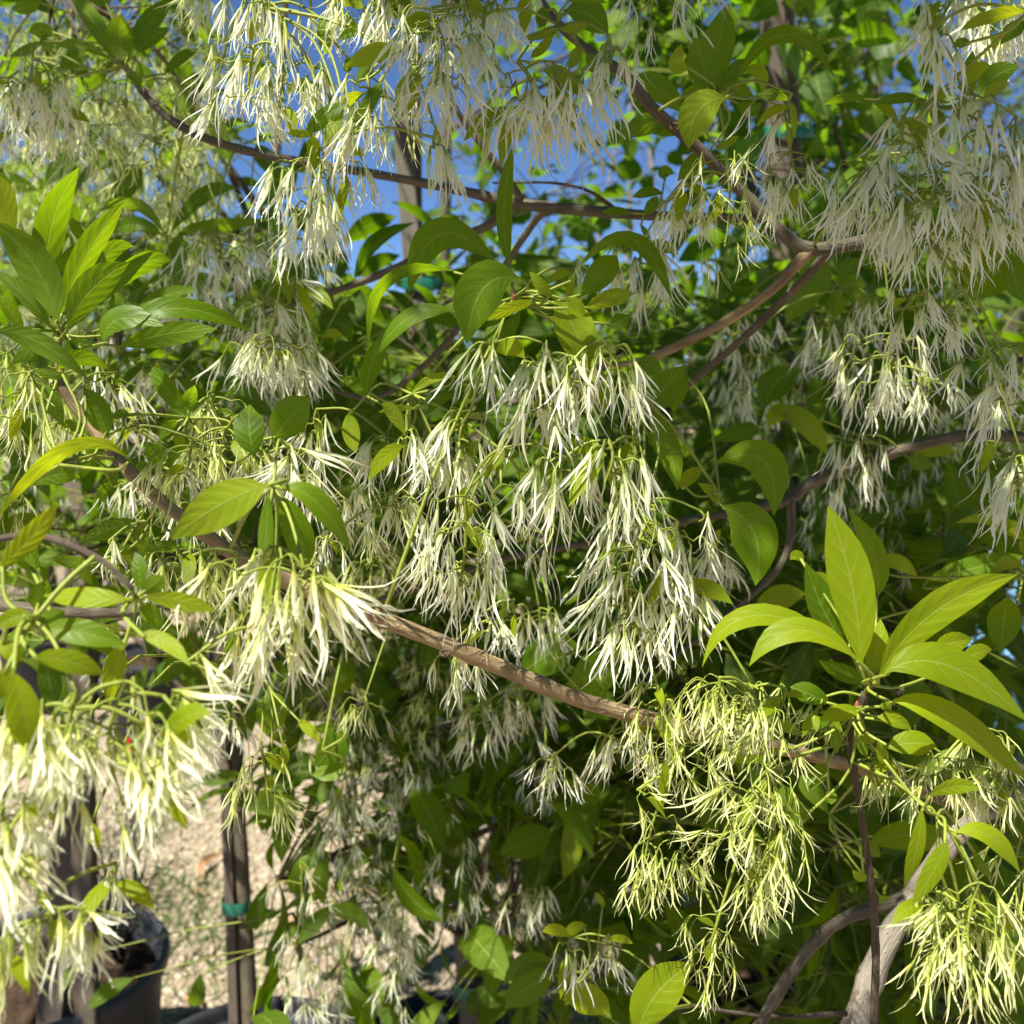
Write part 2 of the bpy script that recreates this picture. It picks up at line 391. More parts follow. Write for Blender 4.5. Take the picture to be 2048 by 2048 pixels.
def panicle(top, bot, width, n, L, kind='w', spray=0.0):
    """hanging flower cluster -> (list of stalk polylines with radii, list of (position, direction, length))"""
    top = np.asarray(top, float); bot = np.asarray(bot, float)
    ax = bot - top; H = np.linalg.norm(ax); ad = nrm(ax)
    e1 = nrm(np.cross(ad, [0.2, 1, 0.1])); e2 = np.cross(ad, e1)
    Hs = max(H - L * .75, H * .3)
    bow = rng.normal(0, .05, 2) * H
    def axis(t): return top + ad * Hs * t + (e1 * bow[0] + e2 * bow[1]) * math.sin(t * math.pi)
    stalks = [([axis(t) for t in np.linspace(0, .96, 7)], [.0011 * L / .03, .0006 * L / .03])]
    fl = []
    k = 0; trip = 0
    ga = rng.random() * 6.28
    while k < n:
        tt = np.clip((trip + rng.random()) / max(n / 1.8, 1) + rng.normal(0, .10), 0, 1) * .98 + .02
        ga += 2.4 + rng.normal(0, .4); trip += 1
        e = math.cos(ga) * e1 + math.sin(ga) * e2
        R = max(width / 2 - L * .10, width * .30) * (1.2 if kind == 'y' else 1.08) * (.12 + .88 * rng.random() ** .6) * (.6 + .4 * math.sin(min(tt * 1.25 + .15, 1) * math.pi))
        a = axis(max(tt - .10, 0)); node = a + e * R * .72 + ad * R * .2
        stalks.append(([a, (a + node) / 2 - ad * R * .06, node], [.0007 * L / .03, .0005 * L / .03]))
        for q in range(rng.choice([1, 1, 2, 2, 3])):
            if k >= n: break
            e_ = nrm(e + rng.normal(0, .55, 3)); rr = R * rng.uniform(.15, .5) + L * rng.uniform(.06, .22)
            p = node + e_ * rr + ad * rr * rng.uniform(.1, .7)
            down = np.array([0, 0, -1.0])
            g = {'w': .46, 'y': .52, 'b': .35, 'c': .55}[kind] + spray
            d = nrm(down * .75 + ad * .45 + e_ * g * rng.uniform(.3, 1.5) + rng.normal(0, .12, 3))
            mid = node + e_ * rr * .6 - np.array([0, 0, -1.0]) * rr * .12
            stalks.append(([node, mid, p], [.0005 * L / .03, .0004 * L / .03]))
            fl.append((p, d, L * rng.uniform(.72, 1.12)))
            k += 1
    return stalks, fl

def add_flowers(mb, fl, kind, lib):
    for p, d, L in fl:
        V, F, U = lib[rng.integers(len(lib))]
        mb.add(p + (V * L) @ frame_to(d).T, F, u=U, rnd=rng.random(), tc=V + rng.random(3))

# bevelled leaf templates for crowns: along +X, unit length
def crown_leaf(width, toothed, nu=6):
    s = np.linspace(0, 1, nu + 1)
    w = leaf_profile(s, 0) * width / 2 if not toothed else np.array([.04, .62, 1.0, .80, .72, .40, .02])[:nu + 1] * width / 2
    V, U, W_ = [], [], []
    for i in range(nu + 1):
        z = .10 * math.sin(s[i] * math.pi) - .16 * s[i] ** 2
        for x in (-1, 0, 1):
            off = (.05 if toothed and i in (1, 3) and x else 0)
            V.append((s[i] - off, x * w[i], z + abs(x) * w[i] * .22)); U.append(s[i]); W_.append(x)
    F = [(i * 3 + j, i * 3 + j + 1, i * 3 + j + 4, i * 3 + j + 3) for i in range(nu) for j in range(2)]
    return np.array(V), np.array(F), np.array(U), np.array(W_, float)
LT = {'e': crown_leaf(.36, False), 'b': crown_leaf(.72, True), 'n': crown_leaf(.10, False)}
def leaf_frames(n, up=.5, droop=.25):
    d = rng.normal(size=(n, 3)); d[:, 2] = d[:, 2] * .55 - droop; d /= np.linalg.norm(d, axis=1, keepdims=True)
    nn = rng.normal(size=(n, 3)) * .55 + np.array([0, 0, up * 1.4]); nn -= (nn * d).sum(1, keepdims=True) * d
    nn /= np.maximum(np.linalg.norm(nn, axis=1, keepdims=True), 1e-9)
    y = np.cross(nn, d)
    return np.stack([d, y, nn], -1)          # columns
def add_crown(mb, pts, size, kind='e', frames=None):
    V, F, U, W_ = LT[kind]; n = len(pts)
    if n == 0: return
    fr = leaf_frames(n) if frames is None else frames
    sz = np.broadcast_to(size, (n,)) * rng.uniform(.65, 1.2, n)
    VV = np.einsum('nij,vj->nvi', fr, V) * sz[:, None, None] + np.asarray(pts)[:, None]
    FF = (F[None] + (np.arange(n) * len(V))[:, None, None]).reshape(-1, 4)
    mb.add(VV.reshape(-1, 3), FF, u=np.tile(U, n), v=np.tile(W_, n), rnd=np.repeat(rng.random(n), len(V)))

# ------------------------------------------------------------------ ground
mb = MB()
g = np.array([(-300, -300, 0), (300, -300, 0), (300, 300, 0), (-300, 300, 0)], float)
mb.add(g, [(0, 1, 2, 3)])
link('ground', mb.mesh('ground', M['ground']), (0, 0, 0), kind='structure')
# gravel stones where the ground shows
cube = np.array([(x, y, z) for z in (-1, 1) for y in (-1, 1) for x in (-1, 1)], float)
pf = np.array([(0, 2, 3, 1), (4, 5, 7, 6), (0, 1, 5, 4), (2, 6, 7, 3), (0, 4, 6, 2), (1, 3, 7, 5)])
sph = cube / np.linalg.norm(cube, axis=1, keepdims=True)
def gravel(n, x0, x1, y0, y1, s0, s1, name):
    pts = np.stack([rng.uniform(x0, x1, n), rng.uniform(y0, y1, n), np.zeros(n)], -1)
    sz = s0 + (s1 - s0) * rng.random(n) ** 2.2
    sc = rng.uniform(.6, 1.25, (n, 1, 3)) * np.array([1, 1, .6]) * sz[:, None, None]
    a = rng.random(n) * 6.28; c, s = np.cos(a), np.sin(a)
    V = sph[None] * (1 + rng.normal(0, .16, (n, 8, 1))) * sc
    V = np.stack([V[..., 0] * c[:, None] - V[..., 1] * s[:, None], V[..., 0] * s[:, None] + V[..., 1] * c[:, None], V[..., 2]], -1)
    V = V + pts[:, None]; V[..., 2] += (sz * .25)[:, None]
    F = (pf[None] + (np.arange(n) * 8)[:, None, None]).reshape(-1, 4)
    m = MB(); m.add(V.reshape(-1, 3), F, rnd=np.repeat(rng.random(n), 8))
    link(name, m.mesh('gravel', M['gravel']), (0, 0, 0), kind='stuff', label='pale beige gravel covering the nursery ground', category='gravel')
gravel(62000, -1.9, 1.1, 1.8, 4.6, .005, .013, 'gravel')

# ------------------------------------------------------------------ trees
class Tree:
    def __init__(s, name, base, label, group=None, category='tree'):
        s.root = thing(name, base, label, category, group); s.base = np.asarray(base, float); s.att = []; s.ctx = []; s.bpts = []
    def branch(s, pts, rad, mat, name='branch', sides=10, per=6, rough=.035, knots=True, parent=None, attach=True):
        q = catmull(pts, per); mb = MB()
        r = np.interp(np.linspace(0, 1, len(q)), np.linspace(0, 1, len(rad)), rad)
        if knots:
            L = np.r_[0, np.cumsum(np.linalg.norm(np.diff(q, axis=0), axis=1))]
            for k in np.arange(.02, L[-1], .052): r = r * (1 + .16 * np.exp(-((L - k - rng.normal(0, .008)) / .005) ** 2))
        tube(mb, q, r, sides, rough)
        o = link(name, mb.mesh(name, mat, q[0]), q[0], parent or s.root)
        if attach:
            for p, rr in zip(q, r): s.att.append(p); s.bpts.append(p)
        return o, q, r
    def nearest(s, p, up=True):
        A = np.array(s.att); d = np.linalg.norm(A - p, axis=1)
        d = d + np.maximum(p[2] - A[:, 2], 0) * (1.5 if up else .3)
        return A[d.argmin()], d.min()

def px_branch(tree, rows, mat, name='branch', **kw):
    """rows of x y d r (source pixels) -> tapered branch"""
    pts = [P(x, y, d) for x, y, d, r in rows]; rad = [r * d / FPX for x, y, d, r in rows]
    return tree.branch(pts, rad, mat, name, **kw)
def full(rows):          # rows given on the 1932 px view
    return [(x * 1.06, y * 1.06, d, r * 1.06) for x, y, d, r in rows]

main = Tree('fringe_tree', P(1480, 2500, .80) * [1, 1, 0] + [0, 0, .30],
            'fringe tree with grey-brown limbs and hanging white strap-petalled blossom', 'flowering fringe trees in pots')
left = Tree('fringe_tree', (-.98, 1.60, .30), 'fringe tree with sunlit cream blossom beside the feathery shrub in a pot', 'flowering fringe trees in pots')

# trunk and limbs of the near tree
tb = main.base
tq = [tb, tb + [.01, -.01, .35], P(1480 * 1.06, 2300 * 1.06, .72), P(1560 * 1.06, 2070 * 1.06, .70)] + [P(x * 1.06, y * 1.06, d) for x, y, d in ((1608, 1945, .69), (1662, 1800, .685), (1722, 1690, .68), (1795, 1590, .675), (1862, 1528, .675), (1950, 1470, .68), (2060, 1350, .70), (2090, 1100, .72), (2085, 800, .74), (2030, 560, .76))]
main.branch(tq, np.array([36, 34, 33, 31, 29, 27, 24, 21, 19, 18, 17, 16, 16, 15.5]) * .58 / FPX * 1.06, M['bark_grey'], 'trunk', sides=14)
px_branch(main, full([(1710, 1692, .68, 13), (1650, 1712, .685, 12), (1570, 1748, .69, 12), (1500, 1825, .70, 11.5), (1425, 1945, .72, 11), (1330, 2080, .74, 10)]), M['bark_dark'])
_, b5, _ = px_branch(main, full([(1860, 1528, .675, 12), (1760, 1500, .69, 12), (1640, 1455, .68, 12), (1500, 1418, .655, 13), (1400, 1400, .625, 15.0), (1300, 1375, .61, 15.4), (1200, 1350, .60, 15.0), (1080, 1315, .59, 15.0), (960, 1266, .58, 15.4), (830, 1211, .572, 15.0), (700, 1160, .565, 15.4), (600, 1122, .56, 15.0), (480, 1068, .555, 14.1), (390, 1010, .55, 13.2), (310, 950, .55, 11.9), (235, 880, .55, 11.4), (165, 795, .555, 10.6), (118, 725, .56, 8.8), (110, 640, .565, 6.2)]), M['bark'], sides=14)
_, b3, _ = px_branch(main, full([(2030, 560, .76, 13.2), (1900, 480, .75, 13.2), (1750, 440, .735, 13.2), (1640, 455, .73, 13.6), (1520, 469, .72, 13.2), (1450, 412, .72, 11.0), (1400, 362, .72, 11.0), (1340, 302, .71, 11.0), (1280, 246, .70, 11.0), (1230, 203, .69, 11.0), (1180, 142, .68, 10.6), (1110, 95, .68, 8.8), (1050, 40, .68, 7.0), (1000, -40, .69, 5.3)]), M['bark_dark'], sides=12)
px_branch(main, full([(1530, 470, .72, 11.5), (1500, 500, .72, 10.7), (1455, 548, .72, 9.8), (1370, 606, .73, 9.0), (1250, 666, .74, 8.2), (1190, 685, .75, 6.6), (1130, 690, .76, 4.1)]), M['bark'], sides=10)
px_branch(main, full([(1570, 470, .735, 9.6), (1500, 545, .80, 8.8), (1400, 640, .86, 7.2), (1300, 725, .90, 6.4), (1230, 780, .93, 4.8)]), M['bark_dark'], sides=10)
_, b1, _ = px_branch(main, full([(1450, 415, .72, 7.4), (1420, 412, .80, 8.2), (1250, 408, .86, 9.4), (1090, 396, .88, 10.7), (980, 384, .89, 10.7), (880, 362, .90, 9.0), (760, 338, .90, 8.2), (600, 310, .90, 8.2), (480, 288, .89, 8.2), (375, 256, .88, 8.6), (300, 207, .88, 7.4), (240, 130, .88, 5.7), (215, 60, .88, 3.3)]), M['bark_dark'], sides=10)
px_branch(main, full([(980, 384, .89, 10), (920, 425, .92, 8), (840, 462, .95, 7.5), (720, 517, .98, 7.5), (600, 560, 1.0, 6.5), (500, 590, 1.02, 4)]), M['bark_dark'], sides=8)
px_branch(main, full([(1030, 392, .89, 8), (1000, 430, .92, 7), (950, 505, .95, 6), (880, 600, 1.0, 6), (800, 690, 1.02, 6), (710, 750, 1.02, 5), (620, 735, 1.02, 3)]), M['bark_dark'], sides=8)
px_branch(main, full([(985, 380, .89, 8), (950, 325, .87, 6.5), (900, 262, .86, 6), (855, 195, .85, 5), (820, 100, .85, 4), (800, 0, .85, 3)]), M['bark_dark'], sides=8)
px_branch(main, full([(1165, 398, .87, 4), (1110, 360, .87, 3), (1040, 345, .87, 2.5), (930, 345, .88, 2)]), M['twig'], sides=6)
px_branch(main, full([(2085, 860, .74, 11.0), (1932, 826, .78, 10.6), (1840, 820, .82, 10.6), (1740, 838, .85, 10.6), (1620, 875, .88, 11.0), (1530, 912, .90, 11.0), (1480, 945, .90, 11.0), (1380, 968, .88, 7.6), (1280, 985, .86, 6.8), (1180, 1013, .85, 6.8), (1080, 1030, .85, 6.4), (950, 1056, .86, 6.0), (850, 1090, .90, 5.1), (720, 1130, .95, 4.2), (620, 1165, 1.0, 2.5)]), M['bark_dark'], sides=10)
px_branch(main, full([(1492, 945, .90, 9), (1492, 1010, .90, 7.5), (1470, 1070, .90, 6.5), (1410, 1130, .90, 6), (1330, 1195, .90, 5), (1270, 1240, .90, 3)]), M['bark_dark'], sides=8)
px_branch(main, full([(1648, 1950, .60, 7.5), (1652, 1760, .59, 7), (1640, 1640, .58, 6.6), (1622, 1520, .565, 6.2), (1604, 1400, .55, 7), (1620, 1345, .545, 10), (1632, 1308, .54, 8)]), M['twig'], sides=10, rough=.09)
px_branch(main, full([(1596, 1912, .68, 6), (1500, 1918, .66, 4), (1400, 1912, .655, 3.5), (1305, 1897, .65, 3.5)]), M['twig'], sides=6)
# bud scars standing on the lit branch
def scar(tree, z, x, y, d, r, parent=None):
    sx, sy = S(z, x, y); c = P(sx, sy, d); k = r * K * d / FPX
    mb = MB(); n = nrm(CAM - c); a = nrm(np.cross(n, [0, 0, 1])); b = np.cross(n, a)
    prof = [(1.25, -.5), (1.15, .05), (.95, .22), (.72, .16), (.6, -.05), (.42, .08), (.2, .12), (.02, .10)]
    ang = np.arange(12) * 6.2832 / 12
    V = np.concatenate([[c + k * (q * (np.cos(t) * a * 1.15 + np.sin(t) * b * .9) + h * n) for t in ang] for q, h in prof])
    i = np.arange(7)[:, None] * 12; j = np.arange(12)[None]; kk = (j + 1) % 12
    mb.add(V, np.stack([i + j, i + kk, i + 12 + kk, i + 12 + j], -1).reshape(-1, 4))
    link('bud_scar', mb.mesh('bud_scar', M['scar'], c), c, tree.root)
scar(main, 'E', 160, 1496, .551, 17); scar(main, 'E', 1098, 1868, .574, 17); scar(main, 'E', 580, 1728, .562, 23)
scar(main, 'H', 1445, 205, .585, 17); scar(main, 'B', 1850, 700, .684, 22)

# limb of the left tree, reaching in from its pot
lb = left.base
left.branch([lb, lb + [.02, -.05, .5], (-.90, 1.30, 1.15), (-.70, .90, 1.42), P(-150, 1190, .52)], [.016, .014, .012, .008, .005], M['bark_dark'], 'trunk', sides=10)
px_branch(left, full([(-150, 1120, .52, 12), (0, 1142, .50, 12), (120, 1156, .49, 11), (250, 1154, .48, 9), (330, 1130, .47, 5)]), M['bark_dark'], sides=10)
px_branch(left, full([(-150, 1120, .52, 8), (-60, 1040, .44, 8), (60, 1010, .40, 7), (180, 1050, .385, 6), (250, 1110, .38, 5)]), M['twig'], sides=8)
left.branch([lb + [.02, -.05, .5], (-.97, 1.45, 1.4), (-1.0, 1.5, 2.2), (-.95, 1.5, 2.9)], [.012, .010, .007, .004], M['bark_dark'], 'branch', sides=8)

